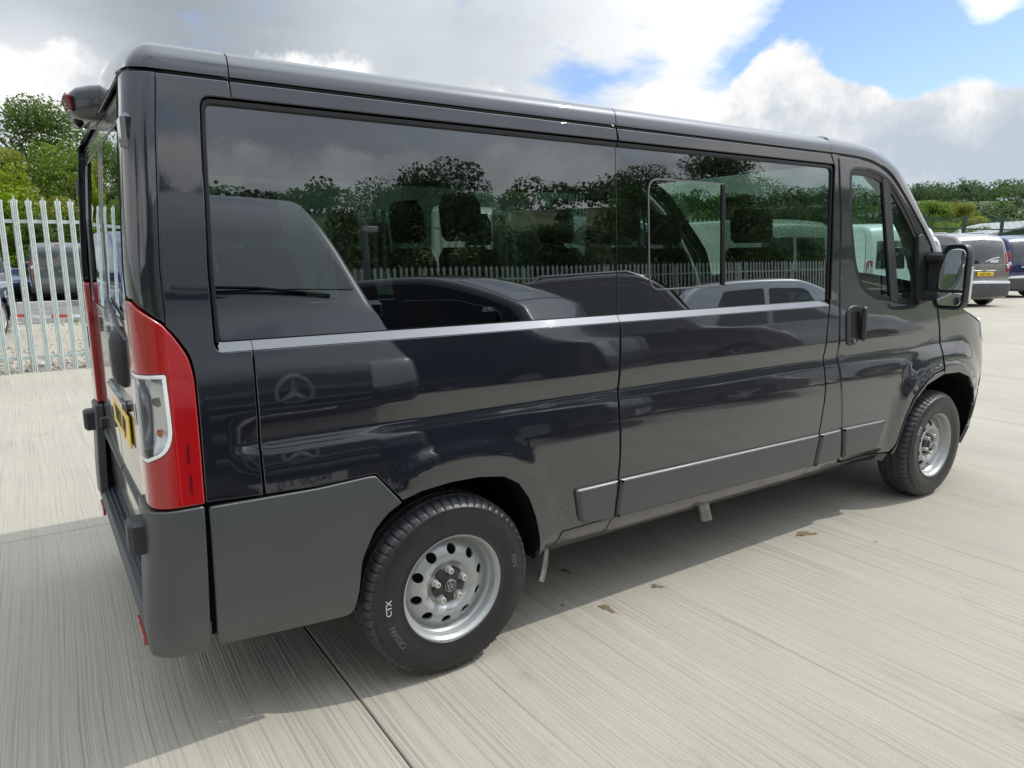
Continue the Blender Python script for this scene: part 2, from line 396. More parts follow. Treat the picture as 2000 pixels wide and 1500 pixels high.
def text_data(s, size, font_shear=0., bold=.0, ext=.0006):
    c = bpy.data.curves.new('t', 'FONT'); c.body = s; c.size = size; c.align_x = 'CENTER'; c.align_y = 'CENTER'; c.offset = bold; c.extrude = ext; c.resolution_u = 2
    o = bpy.data.objects.new('t', c); COL.objects.link(o); dg = bpy.context.evaluated_depsgraph_get(); dg.update()
    me = bpy.data.meshes.new_from_object(o.evaluated_get(dg)); V = np.array([v.co[:] for v in me.vertices]); F = [tuple(p.vertices) for p in me.polygons]
    bpy.data.objects.remove(o); bpy.data.curves.remove(c); bpy.data.meshes.remove(me)
    return V, F
def text_obj(name, s, size, m, parent, loc, rot, sx=1., bold=.0):
    V, F = text_data(s, size, bold=bold); V = V * [sx, 1, 1]
    o = mesh_obj(name, V, F, m, parent, smooth=False); o.location = loc; o.rotation_euler = rot; o['kind'] = 'stuff'; return o
#MARK1

# ============================================================ SETTING
def ground_materials():
    m, nt, b, N, L = nodes_of('brushed_concrete')
    tc = N('ShaderNodeTexCoord'); sep = N('ShaderNodeSeparateXYZ'); L(tc.outputs['Object'], sep.inputs[0])
    def M(op, a, c=None, clamp=False):
        n = N('ShaderNodeMath'); n.operation = op; n.use_clamp = clamp
        for i, v in enumerate((a, c)):
            if v is None: continue
            if isinstance(v, (int, float)): n.inputs[i].default_value = v
            else: L(v, n.inputs[i])
        return n.outputs[0]
    def noise(sx, sy, det=3, rough=.5, vec=None, sc=1.):
        mp = N('ShaderNodeMapping'); mp.inputs['Scale'].default_value = (sx, sy, 1); L(vec or tc.outputs['Object'], mp.inputs[0])
        n = N('ShaderNodeTexNoise'); n.inputs['Scale'].default_value = sc; n.inputs['Detail'].default_value = det; n.inputs['Roughness'].default_value = rough; L(mp.outputs[0], n.inputs['Vector']); return n.outputs['Fac']
    # brush strokes run along y and wander a little
    wob = M('MULTIPLY', M('SUBTRACT', noise(.6, .45, 1), .5), .12)
    xs = M('ADD', sep.outputs[0], wob); cb = N('ShaderNodeCombineXYZ'); L(xs, cb.inputs[0]); L(sep.outputs[1], cb.inputs[1])
    fine = noise(105, .6, 3, .7, cb.outputs[0]); mid = noise(42, .22, 5, .75, cb.outputs[0]); wide = noise(5, .18, 3, .5, cb.outputs[0]); blot = noise(.8, .8, 5, .6); speck = noise(160, 160, 2, .5)
    sgrp = N('ShaderNodeValToRGB'); L(mid, sgrp.inputs[0]); sgrp.color_ramp.elements[0].position = .335; sgrp.color_ramp.elements[1].position = .40
    sg2 = N('ShaderNodeValToRGB'); L(fine, sg2.inputs[0]); sg2.color_ramp.elements[0].position = .33; sg2.color_ramp.elements[1].position = .50
    v = M('ADD', 1.03, M('MULTIPLY', M('SUBTRACT', wide, .5), .18)); v = M('ADD', v, M('MULTIPLY', M('SUBTRACT', blot, .5), .34))
    pt = M('ADD', M('MULTIPLY', noise(.9, .5, 3, .6), 1.7), -.18, True); v = M('ADD', v, M('MULTIPLY', M('MULTIPLY', M('SUBTRACT', sgrp.outputs[0], 1.), .40), pt)); v = M('ADD', v, M('MULTIPLY', M('MULTIPLY', M('SUBTRACT', sg2.outputs[0], 1.), .34), pt)); v = M('ADD', v, M('MULTIPLY', M('SUBTRACT', speck, .5), .30))
    tint = N('ShaderNodeMix'); tint.data_type = 'RGBA'; L(noise(.45, .45, 3), tint.inputs[0]); tint.inputs[6].default_value = (.345, .327, .265, 1); tint.inputs[7].default_value = (.340, .310, .268, 1)
    sc = N('ShaderNodeVectorMath'); sc.operation = 'SCALE'; L(tint.outputs[2], sc.inputs[0]); L(v, sc.inputs['Scale']); 
    st = noise(2.3, 1.6, 6, .7); sr = N('ShaderNodeValToRGB'); L(st, sr.inputs[0]); sr.color_ramp.elements[0].position = .60; sr.color_ramp.elements[0].color = (1, 1, 1, 1); sr.color_ramp.elements[1].position = .72; sr.color_ramp.elements[1].color = (.80, .79, .76, 1)
    sm_ = N('ShaderNodeMix'); sm_.data_type = 'RGBA'; sm_.blend_type = 'MULTIPLY'; sm_.inputs[0].default_value = 1; L(sc.outputs[0], sm_.inputs[6]); L(sr.outputs[0], sm_.inputs[7])
    # small dark drips
    vor = N('ShaderNodeTexVoronoi'); vor.inputs['Scale'].default_value = 2.6; L(tc.outputs['Object'], vor.inputs['Vector'])
    sp = N('ShaderNodeValToRGB'); L(vor.outputs['Distance'], sp.inputs[0]); sp.color_ramp.elements[0].position = .018; sp.color_ramp.elements[0].color = (.35, .33, .3, 1); sp.color_ramp.elements[1].position = .03
    mu = N('ShaderNodeMix'); mu.data_type = 'RGBA'; mu.blend_type = 'MULTIPLY'; mu.inputs[0].default_value = 1; L(sm_.outputs[2], mu.inputs[6]); L(sp.outputs[0], mu.inputs[7]); L(mu.outputs[2], b.inputs['Base Color'])
    b.inputs['Roughness'].default_value = .85
    h = M('ADD', M('MULTIPLY', fine, 1.0), M('MULTIPLY', mid, .8)); h = M('ADD', h, M('MULTIPLY', speck, .25))
    bp = N('ShaderNodeBump'); bp.inputs['Strength'].default_value = .9; bp.inputs['Distance'].default_value = .006; L(h, bp.inputs['Height']); L(bp.outputs[0], b.inputs['Normal'])
    return m
CONC = ground_materials()
def gmat(name, c1, c2, scale, rough=.95, bump=.6, bd=.02, c3=None, thr=.6):
    m, nt, b, N, L = nodes_of(name); tc = N('ShaderNodeTexCoord')
    n = N('ShaderNodeTexNoise'); n.inputs['Scale'].default_value = scale; n.inputs['Detail'].default_value = 8; n.inputs['Roughness'].default_value = .65; L(tc.outputs['Object'], n.inputs['Vector'])
    n2 = N('ShaderNodeTexNoise'); n2.inputs['Scale'].default_value = scale * .06; n2.inputs['Detail'].default_value = 6; L(tc.outputs['Object'], n2.inputs['Vector'])
    r = N('ShaderNodeValToRGB'); L(n.outputs['Fac'], r.inputs[0]); r.color_ramp.elements[0].position = .35; r.color_ramp.elements[1].position = .65; r.color_ramp.elements[0].color = (*c1, 1); r.color_ramp.elements[1].color = (*c2, 1)
    col = r.outputs[0]
    if c3:
        q = N('ShaderNodeValToRGB'); L(n2.outputs['Fac'], q.inputs[0]); q.color_ramp.elements[0].position = thr - .06; q.color_ramp.elements[1].position = thr + .06
        mx = N('ShaderNodeMix'); mx.data_type = 'RGBA'; L(q.outputs[0], mx.inputs[0]); L(col, mx.inputs[6]); mx.inputs[7].default_value = (*c3, 1); col = mx.outputs[2]
    L(col, b.inputs['Base Color']); b.inputs['Roughness'].default_value = rough
    bp = N('ShaderNodeBump'); bp.inputs['Strength'].default_value = bump; bp.inputs['Distance'].default_value = bd; L(n.outputs['Fac'], bp.inputs['Height']); L(bp.outputs[0], b.inputs['Normal'])
    return m
GRAV = gmat('gravel', (.22, .19, .155), (.46, .43, .37), 28, bump=.9, c3=(.33, .33, .24), thr=.62)
ASPH = gmat('old_asphalt', (.10, .10, .10), (.19, .185, .175), 30, bump=.4, c3=(.24, .23, .21), thr=.6)
SOIL = gmat('grassy_ground', (.05, .09, .02), (.13, .17, .05), 4, bump=.8, c3=(.17, .16, .10), thr=.66)

def ground():
    tag(mesh_obj('ground', [(-1500, -1500, -.06), (1500, -1500, -.06), (1500, 1500, -.06), (-1500, 1500, -.06)], [(0, 1, 2, 3)], SOIL), 'green verge and far land around the yard', None, kind='structure')
    # concrete yard: one base sheet with separate slabs, recessed joints between them
    base = mesh_obj('concrete_yard', [(-28, -14.2, -.045), (72, -14.2, -.045), (72, 40, -.045), (-28, 40, -.045)], [(0, 1, 2, 3)], mat('joint_sealant', (.012, .012, .012), .8)); base['kind'] = 'structure'
    xs = [-23.85, -18.95, -14.05, -9.15, -4.25, .655, 7.1, 13.6, 20.1, 26.6, 33.1, 39.6, 46.1, 52.6, 72]; ys = [-14.2, -8.9, -3.6, 1.465, 8.28]
    ye = [-14.2, -8.9, -3.6, 1.465, 8.28, 14, 20, 26, 40]
    for i in range(len(xs) - 1):
        for j in range(len(ye) - 1):
            y0, y1 = ye[j], ye[j + 1]
            if y0 >= 8.2 and xs[i] < 13: continue
            g = .0035; mb = MB(); mb.box(((xs[i] + xs[i + 1]) / 2, (y0 + y1) / 2, -.02), (xs[i + 1] - xs[i] - 2 * g, y1 - y0 - 2 * g, .04), bev=.004)
            mb.build('slab', CONC, base, smooth=False)
    tag(mesh_obj('gravel_ground', [(-40, 8.285, -.02), (13.2, 8.285, -.02), (13.2, 17, -.02), (-40, 17, -.02)], [(0, 1, 2, 3)], GRAV), None, None, kind='structure')
    tag(mesh_obj('asphalt_road', [(-60, 17, -.015), (13.2, 17, -.015), (13.2, 25.2, -.015), (-60, 25.2, -.015)], [(0, 1, 2, 3)], ASPH), None, None, kind='structure')
    k = MB()
    for i in range(60): k.box((-46 + i * 1.0, 24.4, .04), (.985, .16, .14), bev=.012)
    k.build('kerb', mat('kerb_stone', (.44, .43, .40), .85, var=.15, bump=.4, bscale=60)); o = bpy.data.objects['kerb']; o['kind'] = 'structure'
    # loose stones along the fence foot
    r = RNG; V = []; F = []
    for i in range(5200):
        x = r.uniform(-9, 9); y = 8.32 + abs(r.normal(0, 1.8)); s = r.uniform(.008, .032); b = np.array([[1, 0, 0], [-1, 0, 0], [0, 1, 0], [0, -1, 0], [0, 0, 1], [0, 0, -.6]]) * s * r.uniform(.6, 1.2, (6, 1)) + [x, y, -.012]
        k0 = len(V); V += list(b); F += [(k0 + a, k0 + c, k0 + d) for a, c, d in ((0, 2, 4), (2, 1, 4), (1, 3, 4), (3, 0, 4), (2, 0, 5), (1, 2, 5), (3, 1, 5), (0, 3, 5))]
    st = mesh_obj('gravel', V, F, mat('pebble', (.36, .29, .24), .9, var=.5, vscale=3), smooth=False); st['kind'] = 'stuff'; st['label'] = 'loose pinkish stones spread behind the galvanised fence'
    # grass tufts
    V = []; F = []
    for i in range(420):
        band = r.choice(3); x = r.uniform(-12, 8); y = [r.normal(16.6, .5), r.normal(24.9, .25), r.uniform(8.6, 16)][band]; n = 14 if band < 2 else 5
        for q in range(n):
            bx, by = x + r.normal(0, .12), y + r.normal(0, .1); h = r.uniform(.04, .14) * (1 if band < 2 else .6); a = r.uniform(0, 6.28); lx, ly = r.normal(0, .04, 2)
            k0 = len(V); V += [(bx - .006 * math.cos(a), by - .006 * math.sin(a), -.02), (bx + .006 * math.cos(a), by + .006 * math.sin(a), -.02), (bx + lx, by + ly, h)]; F.append((k0, k0 + 1, k0 + 2))
    g = mesh_obj('grass', V, F, mat('grass_blade', (.10, .16, .03), .8, var=.4, vscale=2), smooth=False); g['kind'] = 'stuff'; g['label'] = 'short tufts of grass in the gravel and by the kerb'
ground()

# ---- fallen leaves on the concrete
def leaves():
    lm = mat('dry_leaf', (.17, .125, .07), .8, var=.35, vscale=40)
    spots = [(1.80, -.945, 0.4, .075, 'broad brown leaf lying on the concrete nearest the rear wheel'), (2.13, -.92, 1.2, .05, 'smallest brown leaf lying on the concrete between two others'), (3.26, -.93, 1.5, .10, 'long narrow brown leaf on the concrete furthest from the rear wheel'), (1.88, -.55, .5, .055, 'faint grey leaf on the shaded concrete under the sill')]
    for x, y, a, s, lab in spots:
        out = []; n = 22
        for i in range(n):
            t = i / n * 2 * math.pi; r_ = s * (.55 + .18 * math.sin(3 * t + x) + .08 * RNG.normal()) ; out.append((r_ * math.cos(t) * 1.0, r_ * math.sin(t) * .5))
        V = [(0, 0, .0035)] + [(p, q, .002 + .0015 * abs(RNG.normal())) for p, q in out]; F = [(0, 1 + i, 1 + (i + 1) % n) for i in range(n)]
        k = len(V); V += [(s * .5, -.002, .004), (s * .5, .002, .004), (s * 1.25, .004, .006)]; F.append((k, k + 1, k + 2))
        o = mesh_obj('fallen_leaf', V, F, lm, smooth=False); o.location = (x, y, 0); o.rotation_euler = (0, 0, a - 1.9); tag(o, lab, 'leaf', 'fallen leaves on the concrete')
leaves()

# ---- palisade fences
def pale_mesh(h, w=.064):
    """W-section galvanised pale with a triple point, standing at its own origin, face towards -y"""
    sec = [(-.5, 0), (-.32, -.011), (-.14, -.002), (0, -.013), (.14, -.002), (.32, -.011), (.5, 0)]
    V = []; F = []
    top = h - .13
    rows = [(-.02, 1.), (top, 1.), (h - .075, 1.22), (h - .055, 1.25)]
    for z, k in rows:
        for a, b in sec: V.append((a * w * k, b, z))
    zt = [.0, -.012, -.03, .055, -.03, -.012, .0]; n = 7
    for i, (a, b) in enumerate(sec): V.append((a * w * (1.25 if i in (0, 6) else 1.) * .92, b, h - .055 + (.055, .034, .012, -.006)[abs(i - 3)]))
    for i in range(4):
        for j in range(6): F.append((i * n + j, i * n + j + 1, (i + 1) * n + j + 1, (i + 1) * n + j))
    k = len(V); V2 = [(x, y + .003, z) for x, y, z in V]; F += [tuple(q + k for q in f[::-1]) for f in F]
    return V + V2, F
def palisade(x0, x1, y, h, sp, label, name='palisade_fence', m=None, face=-1, zoff=-.02, rails=(.20, 2.01), group=None, post=2.75, phase=0.):
    m = m or GALV; root = thing(name, label, 'fence', ((x0 + x1) / 2, y, zoff), group=group)
    V, F = pale_mesh(h); me = None; cx = (x0 + x1) / 2; n = int((x1 - x0) / sp)
    for i in range(n):
        x = x0 + phase + i * sp
        if me is None:
            o = mesh_obj('pale', V, F, m, root, smooth=False); me = o.data
        else: o = link(bpy.data.objects.new('pale', me), root)
        o.location = (x - cx, RNG.normal(0, .002), RNG.normal(0, .004)); o.rotation_euler = (RNG.normal(0, .004), RNG.normal(0, .004), (0 if face < 0 else math.pi) + RNG.normal(0, .02))
    for z in rails:
        mb = MB(); mb.box((0, .022 * -face, z), (x1 - x0, .006, .045)); mb.box((0, .045 * -face, z + .02), (x1 - x0, .04, .006)); mb.build('rail', m, root, smooth=False)
    x = x0 + 1.0
    while x < x1:
        mb = MB(); mb.box((x - cx, .13 * -face, h * .48), (.06, .10, h * .96 + .05)); mb.build('post', m, root, smooth=False); x += post
    return root
palisade(-12.2, 14.2, 8.47, 2.33, .1575, 'silver galvanised palisade fence with pointed pales at the concrete edge', phase=.045)
palisade(1.0, 31, -13.6, 2.33, .1575, 'galvanised palisade fence behind the parked cars facing the minibus, seen in its windows', face=1)

def green_fence():
    gm = mat('green_powder_coat', (.012, .055, .035), .45, var=.1)
    a = np.array([24.0, 12.6]); b = np.array([45.0, 9.8]); d = b - a; Ld = np.linalg.norm(d); ang = math.atan2(d[1], d[0]); mid = (a + b) / 2
    root = thing('green_fence', 'dark green steel fence with thin bars behind the parked vans', 'fence', (mid[0], mid[1], 0), ang)
    mb = MB(); n = int(Ld / .085)
    for i in range(n): mb.box((-Ld / 2 + i * .085, 0, 1.45), (.016, .016, 2.9))
    o = mb.build('bars', gm, root, smooth=False); o['kind'] = 'stuff'
    for z in (.3, 2.42): MB().box((0, .02, z), (Ld, .03, .05)).build('rail', gm, root, smooth=False)
    for i in range(9): MB().box((-Ld / 2 + .6 + i * 2.6, .05, 1.48), (.14, .10, 2.96)).build('post', gm, root, smooth=False)
green_fence()

# ---- barrier tape in the gravel
def tape():
    V = []; F = []; fm = []; n = 90
    for i in range(n + 1):
        t = i / n; x = -6 + 12 * t; y = 18.6 - 1.15 * (x + .4) / 1.25 * .55 + .25 * math.sin(3 * t * 6.28); y = min(max(y, 16.2), 20.5); z = .02 + .03 * abs(math.sin(t * 31))
        V += [(x, y, z - .02), (x, y + .02, z + .055)]
        if i: F.append((2 * i - 2, 2 * i, 2 * i + 1, 2 * i - 1)); fm.append((i // 3) % 2)
    o = mesh_obj('barrier_tape', V, F, None, None, False, slots=[mat('tape_red', (.6, .06, .04), .5), mat('tape_white', (.75, .74, .7), .5)], fm=fm)
    tag(o, 'red and white barrier tape lying across the gravel behind the fence', 'tape')
    rk = MB(); rk.box((-.1, 8.9, .03), (.10, .07, .07), (0, .2, .5), bev=.03); tag(rk.build('white_stone', mat('pale_stone', (.6, .6, .58), .8)), 'small white stone at the foot of the galvanised fence', 'stone')
tape()
#MARK2

# ============================================================ MINIBUS
_z = np.arange(.15, 2.5, .002)
def _tab(zs, ys, sig):
    y = np.interp(_z, zs, ys); k = np.arange(-30, 31) * .002; g = np.exp(-.5 * (k / sig) ** 2); g /= g.sum()
    return np.convolve(np.pad(y, 30, mode='edge'), g, 'valid')
ZB = [.15, .28, .34, .42, .60, .75]; YB = [.925, .950, .968, .988, 1.005, 1.0125]
ZT = [1.10, 1.20, 1.29, 1.6, 1.95, 2.02, 2.5]; YT = [.9975, .9925, .9865, .9735, .957, .952, .92]
T_PL = _tab(ZB + [.86, .95, 1.03] + ZT, YB + [1.010, 1.0045, .9995] + YT, .012)
T_CR = _tab(ZB + [.81, .86, .905, .950, .985, 1.045, 1.07] + ZT, YB + [1.0118, 1.0090, 1.0050, .9990, .9905, .9972, .9985] + YT, .0045)
_ph = np.linspace(0, 1, 6001); _ph = (3 * _ph ** 2 - 2 * _ph ** 3) * math.pi / 2
_fx = np.sin(_ph) ** .5; _fy = np.cos(_ph) ** .5; _arc = np.concatenate([[0], np.cumsum(np.hypot(np.diff(_fx) * .9, np.diff(_fy)))])
SMAX = 4.5 + _arc[-1]
_E = [0, .03, .055, .075, .10, .14, .30, .6]; _EX = [0, -.030, -.053, -.068, -.0765, -.079, -.073, -.06]; _EY = [0, -.0015, -.011, -.024, -.046, -.086, -.246, -.545]
_e = np.linspace(-.05, .6, 1300); 
def _sm(y, x, sig=.008):
    v = np.interp(_e, x, y); v[_e < 0] = 0; k = np.arange(-40, 41) * .0005; g = np.exp(-.5 * (k / sig) ** 2); g /= g.sum(); return np.convolve(np.pad(v, 40, mode='edge'), g, 'valid')
_EXT, _EYT = _sm(_EX, _E), _sm(_EY, _E)
def P(s, z):
    s = np.asarray(s, float); z = np.asarray(z, float)
    c = smooth01(s, .27, .36) * (1 - smooth01(s, 4.45, 4.75))
    yh = np.interp(z, _z, T_PL) * (1 - c) + np.interp(z, _z, T_CR) * c
    q = (np.abs((s - 1.05) / .455) ** 2.5 + (np.maximum(z - .33, 0) / .575) ** 2.5) ** .4
    yh = yh + .0075 * (1 - smooth01(q, .86, 1.01)) * smooth01(s, .72, .80)
    q = (np.abs((s - 4.47) / .60) ** 2.4 + (np.maximum(z - .33, 0) / .70) ** 2.4) ** (1 / 2.4)
    yh = yh + .024 * (1 - smooth01(q, .78, 1.03)) + .008 * (1 - smooth01(q, .74, .78))
    yh = yh - np.interp(z, [.30, .325, .36, .40, .44], [.085, .062, .030, .010, .0]) * smooth01(s, 1.40, 1.46) * (1 - smooth01(s, 3.96, 4.02))
    t = np.maximum(s - 4.5, 0); L = np.interp(z, [.2, .3, .5, .8, 1.0, 1.15, 1.3], [.82, .86, .90, .90, .84, .74, .55]) / .9
    x = np.where(s > 4.5, 4.5 + np.interp(t, _arc, _fx) * .9 * L, s); y = np.where(s > 4.5, yh * np.interp(t, _arc, _fy), yh)
    e = .143 - s; m = e > -.02
    x = x + np.where(m, np.interp(e, _e, _EXT) + np.maximum(e, 0), 0); y = y + np.where(m, np.interp(e, _e, _EYT), 0)
    x = x + np.interp(z, [1.5, 1.7, 1.85, 2.0, 2.3], [0, .012, .021, .035, .06]) * (1 - smooth01(s, .15, .42))
    return np.stack([x, -y, z], -1)
ARCH_R = [(.81, .715), (.886, .737), (1.004, .747), (1.115, .744), (1.219, .727), (1.286, .688), (1.336, .619), (1.374, .53), (1.396, .45), (1.412, .352)]
ARCH_F = [(4.007, .345), (4.010, .47), (4.045, .58), (4.105, .672), (4.215, .752), (4.395, .795), (4.60, .790), (4.735, .748), (4.83, .66), (4.885, .54), (4.915, .40), (4.92, .275)]
C_EDGE = [(3.182, .42), (3.206, .6), (3.225, .831), (3.213, .992), (3.227, 1.15), (3.243, 1.262)]
def minibus():
    bus = thing('minibus', 'dark slate grey minibus with black tinted side windows, filling the picture', 'minibus', (0, 0, 0))
    fine = dict(ds=.05, dt=.014, bh=.03)
    q = lambda pts: [np.array(p) if not isinstance(p, tuple) else p for p in pts]
    # ---- outer panels
    corner = rounded([(.1435, 1.345, 0), (.170, 1.306), (.196, 1.262), (.204, 1.206), (.204, 1.05), (.200, .835, 0), (.362, .826, 0), (.365, 1.262, 0), (.262, 1.262, .03), (.262, 1.963, .035), (.362, 1.963, 0), (.355, 2.010, 0), (.1435, 2.010, 0)], .02)
    panel('rear_corner_panel', HERO, bus, P, [corner], mirror=True, gap=.0008, **fine)
    strip = rounded([(-.06, 1.424, 0), (.05, 1.420, 0), (.143, 1.352, 0), (.143, 2.010, 0), (-.06, 2.010, 0)], 0)
    panel('rear_pillar', HERO, bus, P, [strip], mirror=True, ds=.012, dt=.03, bh=.012, gap=.0003, roll=.002)
    side = rounded([(.367, .826, 0), (.525, .820, 0), (.700, .826, .05), (.722, .826, 0), (.812, .718, 0)] + [(a, b, 0) for a, b in ARCH_R[1:]] + [(1.50, .352, 0), (1.513, .437, .01), (1.777, .439, 0), (1.795, .60, 0), (1.798, .688, 0), (1.791, .905, 0), (1.799, 1.115, 0), (1.803, 1.262, 0), (.367, 1.262, 0)], 0)
    panel('rear_side_panel', HERO, bus, P, [side, np.array([(.360, 1.963), (1.801, 1.963), (1.795, 2.010), (.358, 2.010)])], mirror=True, **fine)
    door = [(1.779, .441), (3.180, .423)] + C_EDGE[1:] + [(1.807, 1.262), (1.804, 1.115), (1.796, .905), (1.803, .688), (1.800, .60)]
    panel('sliding_door', HERO, bus, P, [np.array(door), np.array([(1.805, 1.963), (3.246, 1.963), (3.214, 2.012), (1.799, 2.010)])], mirror=True, **fine)
    pil = [(3.186, .42)] + [(a + .004, b) for a, b in C_EDGE[1:]] + [(3.252, 1.30), (3.252, 1.95), (3.219, 2.012), (3.276, 2.014), (3.308, 1.696), (3.331, 1.205), (3.336, .982), (3.367, .802), (3.41, .6), (3.430, .418)]
    panel('door_pillar', HERO, bus, P, [np.array(pil)], mirror=True, ds=.03, dt=.014)
    DW = [(3.388, 1.952, .05), (3.405, 1.70), (3.462, 1.45, .12), (3.545, 1.33, .06), (3.684, 1.275), (3.925, 1.248, .05), (4.178, 1.232, .03), (4.118, 1.595, .03), (4.044, 1.675), (3.934, 1.778), (3.774, 1.905, .08), (3.607, 1.955, .1)]
    dwin = rounded(DW, .04)
    fd = [(3.434, .45), (3.452, .405, .03), (3.50, .375), (3.985, .352, .02), (4.0, .47), (4.035, .59), (4.093, .688), (4.21, .775), (4.31, .812), (4.407, .826), (4.407, 1.014), (4.357, 1.17), (4.325, 1.32), (4.272, 1.50), (4.215, 1.588), (4.039, 1.742), (3.902, 1.852), (3.774, 1.943, .08), (3.633, 1.990, .08), (3.472, 2.008), (3.281, 2.012, 0), (3.313, 1.696), (3.336, 1.205), (3.341, .982), (3.371, .802), (3.414, .6)]
    panel('front_door', HERO, bus, P, [rounded(fd, .02)], holes=[dwin], mirror=True, roll=.009, drop=.007, **fine)
    lip = [(a, b) for a, b in ARCH_F[:6]] + [(4.41, .797), (4.411, .821)] + [(4.31, .807), (4.213, .770), (4.097, .685), (4.039, .588), (4.005, .47), (3.989, .347)]
    panel('wheel_arch_lip', HERO, bus, P, [np.array(lip)], mirror=True, ds=.03, dt=.03, roll=.004, drop=.003, gap=.001)
    wing = [(4.412, .797)] + ARCH_F[6:] + [(4.98, .275), (5.06, .42), (5.12, .78), (5.10, 1.06), (4.95, 1.10), (4.70, 1.18), (4.42, 1.285), (4.345, 1.315), (4.362, 1.17), (4.412, 1.014)]
    panel('front_wing', HERO, bus, P, [np.array([p for p in wing if p[1] > .42] )], mirror=True, **fine)
    panel('front_bumper_corner', PLAST, bus, P, [np.array([(4.915, .40), (4.92, .27), (5.10, .27), (5.12, .40)])], mirror=True, ds=.04, dt=.03)
    nose = lambda s, z: P(s, z)
    se = SMAX
    for name, m_, z0, z1 in (('front_bumper', PLAST, .27, .62), ('grille', BLACKP, .63, .80), ('bonnet_front', HERO, .81, 1.08)):
        panel(name, m_, bus, P, [np.array([(5.13, z0), (se - .001, z0), (se - .001, z1), (5.13, z1)])], mirror=True, ds=.08, dt=.05, gap=.0)
    panel('headlight', CLRL, bus, P, [rounded([(5.03, .98), (5.30, .86), (5.36, .93), (5.18, 1.10), (5.04, 1.10)], .03)], mirror=True, ds=.04, dt=.04, off=.006)
    sill = [[(1.503, .330), (1.7725, .325), (1.776, .436), (1.516, .434)], [(1.7755, .325), (3.166, .310), (3.181, .419), (1.779, .436)], [(3.170, .310), (3.99, .296), (3.984, .347), (3.50, .370), (3.452, .399), (3.435, .415), (3.184, .419)]]
    panel('sill', HERO, bus, P, [np.array(p) for p in sill], mirror=True, ds=.06, dt=.02, gap=.001, skirt=.05)
    # ---- cladding and rubbing strips
    clad = rounded([(.203, .372, .03), (.492, .347), (.640, .336, .04), (.655, .42), (.668, .54), (.71, .63), (.760, .685), (.809, .714, 0), (.722, .822, .02), (.700, .824, .04), (.525, .817), (.205, .822, .012)], .02)
    panel('rear_side_cladding', PLAST, bus, P, [clad], mirror=True, off=.007, roll=.005, drop=.004, ds=.05, dt=.03)
    fb = lambda s, z: P(s, z) - np.stack([.030 * (1 - smooth01(np.asarray(s, float), .02, .17)) * (1 - .55 * smooth01(np.asarray(z, float), .40, .82)), 0 * s, 0 * z], -1)
    panel('rear_bumper_corner', PLAST, bus, fb, [rounded([(-.13, .385, .02), (.185, .360, .02), (.196, .822, .01), (.19, .828, 0), (-.13, .832, .02)], .02)], mirror=True, off=.007, roll=.006, drop=.005, ds=.015, dt=.03, bh=.015, skirt=.03)
    rs = dict(rn=(.40, .92), off=.021, roll=.014, drop=.013, ds=.06, dt=.03, skirt=.02)
    for pts in ([(1.597, .452, .04), (1.783, .436, .004), (1.789, .609, .004), (1.558, .610, .02)], [(1.789, .439, .004), (3.180, .422, .004), (3.196, .596, .004), (1.797, .611, .004)], [(3.191, .420, .004), (3.433, .416, .006), (3.394, .594, .004), (3.207, .594, .004)], [(3.456, .414, .02), (3.788, .414, .02), (3.832, .588, .01), (3.409, .595, .004)]):
        panel('rubbing_strip', PLAST, bus, P, [rounded(pts, .01)], mirror=True, **rs)
    # ---- dark shell that closes the gaps, wheel arch liners, floor
    rec = lambda d: (lambda s, z: P(s, z) + np.stack([0 * s, d + 0 * s, 0 * s], -1))
    shell = [np.array([(.19, .40), (.60, .40), (.66, .60), (.80, .73), (1.0, .765), (1.2, .745), (1.33, .66), (1.43, .40), (3.98, .37), (4.0, .50), (4.08, .69), (4.2, .78), (4.4, .82), (4.62, .81), (4.78, .75), (4.88, .60), (4.93, .42), (5.05, .42), (5.1, 1.05), (4.7, 1.16), (4.3, 1.20), (3.35, 1.22), (3.0, 1.25), (.20, 1.25)]),
             np.array([(-.05, 1.25), (.262, 1.25), (.262, 2.02), (-.05, 2.02)]), np.array([(.262, 1.945), (3.25, 1.945), (3.25, 2.02), (.262, 2.02)]), np.array([(3.243, 1.25), (3.345, 1.25), (3.345, 2.02), (3.243, 2.02)])]
    panel('inner_shell', DARK, bus, rec(.022), shell, mirror=True, ds=.1, dt=.1, skirt=0, gap=0)
    for ax, nm in ((1.05, ARCH_R), (4.46, ARCH_F)):
        a = np.array([(.655, .336), (.66, .50), (.72, .66)] + nm if ax < 2 else nm, float)
        for sg in (-1, 1):
            mb = MB(); r0 = [(x, sg * .955, z) for x, z in a]; r1 = [(x + (ax - x) * -.02, sg * .52, z + .02) for x, z in a]
            ro = [tuple(P(np.array([x]), np.array([z]))[0] * [1, -sg, 1] + [0, -sg * .014, 0]) for x, z in a]; mb.loft([ro, r0, r1], closed=False, caps=False); cx = (ax, sg * .56, .3); k = len(a)
            V = [cx] + [(x, sg * .56, z + .02) for x, z in a]; mb.add(V, [(0, i + 1, i + 2) for i in range(k - 1)]); mb.build('arch_liner', DARK, bus)
    mb = MB(); mb.box((2.72, 0, .42), (2.55, 1.86, .10)); mb.box((2.5, 0, .45), (4.6, 1.0, .14)); mb.box((.40, 0, .42), (.5, 1.7, .06)); mb.box((5.0, 0, .42), (.2, 1.5, .1)); mb.build('underbody', DARK, bus, smooth=False)
    MB().tube([(.55, -.55, .40), (.62, -.62, .36), (.74, -.62, .34)], .16, 14).build('spare_wheel_carrier', DARK, bus)
    # ---- side windows
    fl = lambda s, t: P(s, 1.2620 + .0285 * t) + np.stack([0 * s, .021 * t, 0 * s], -1)
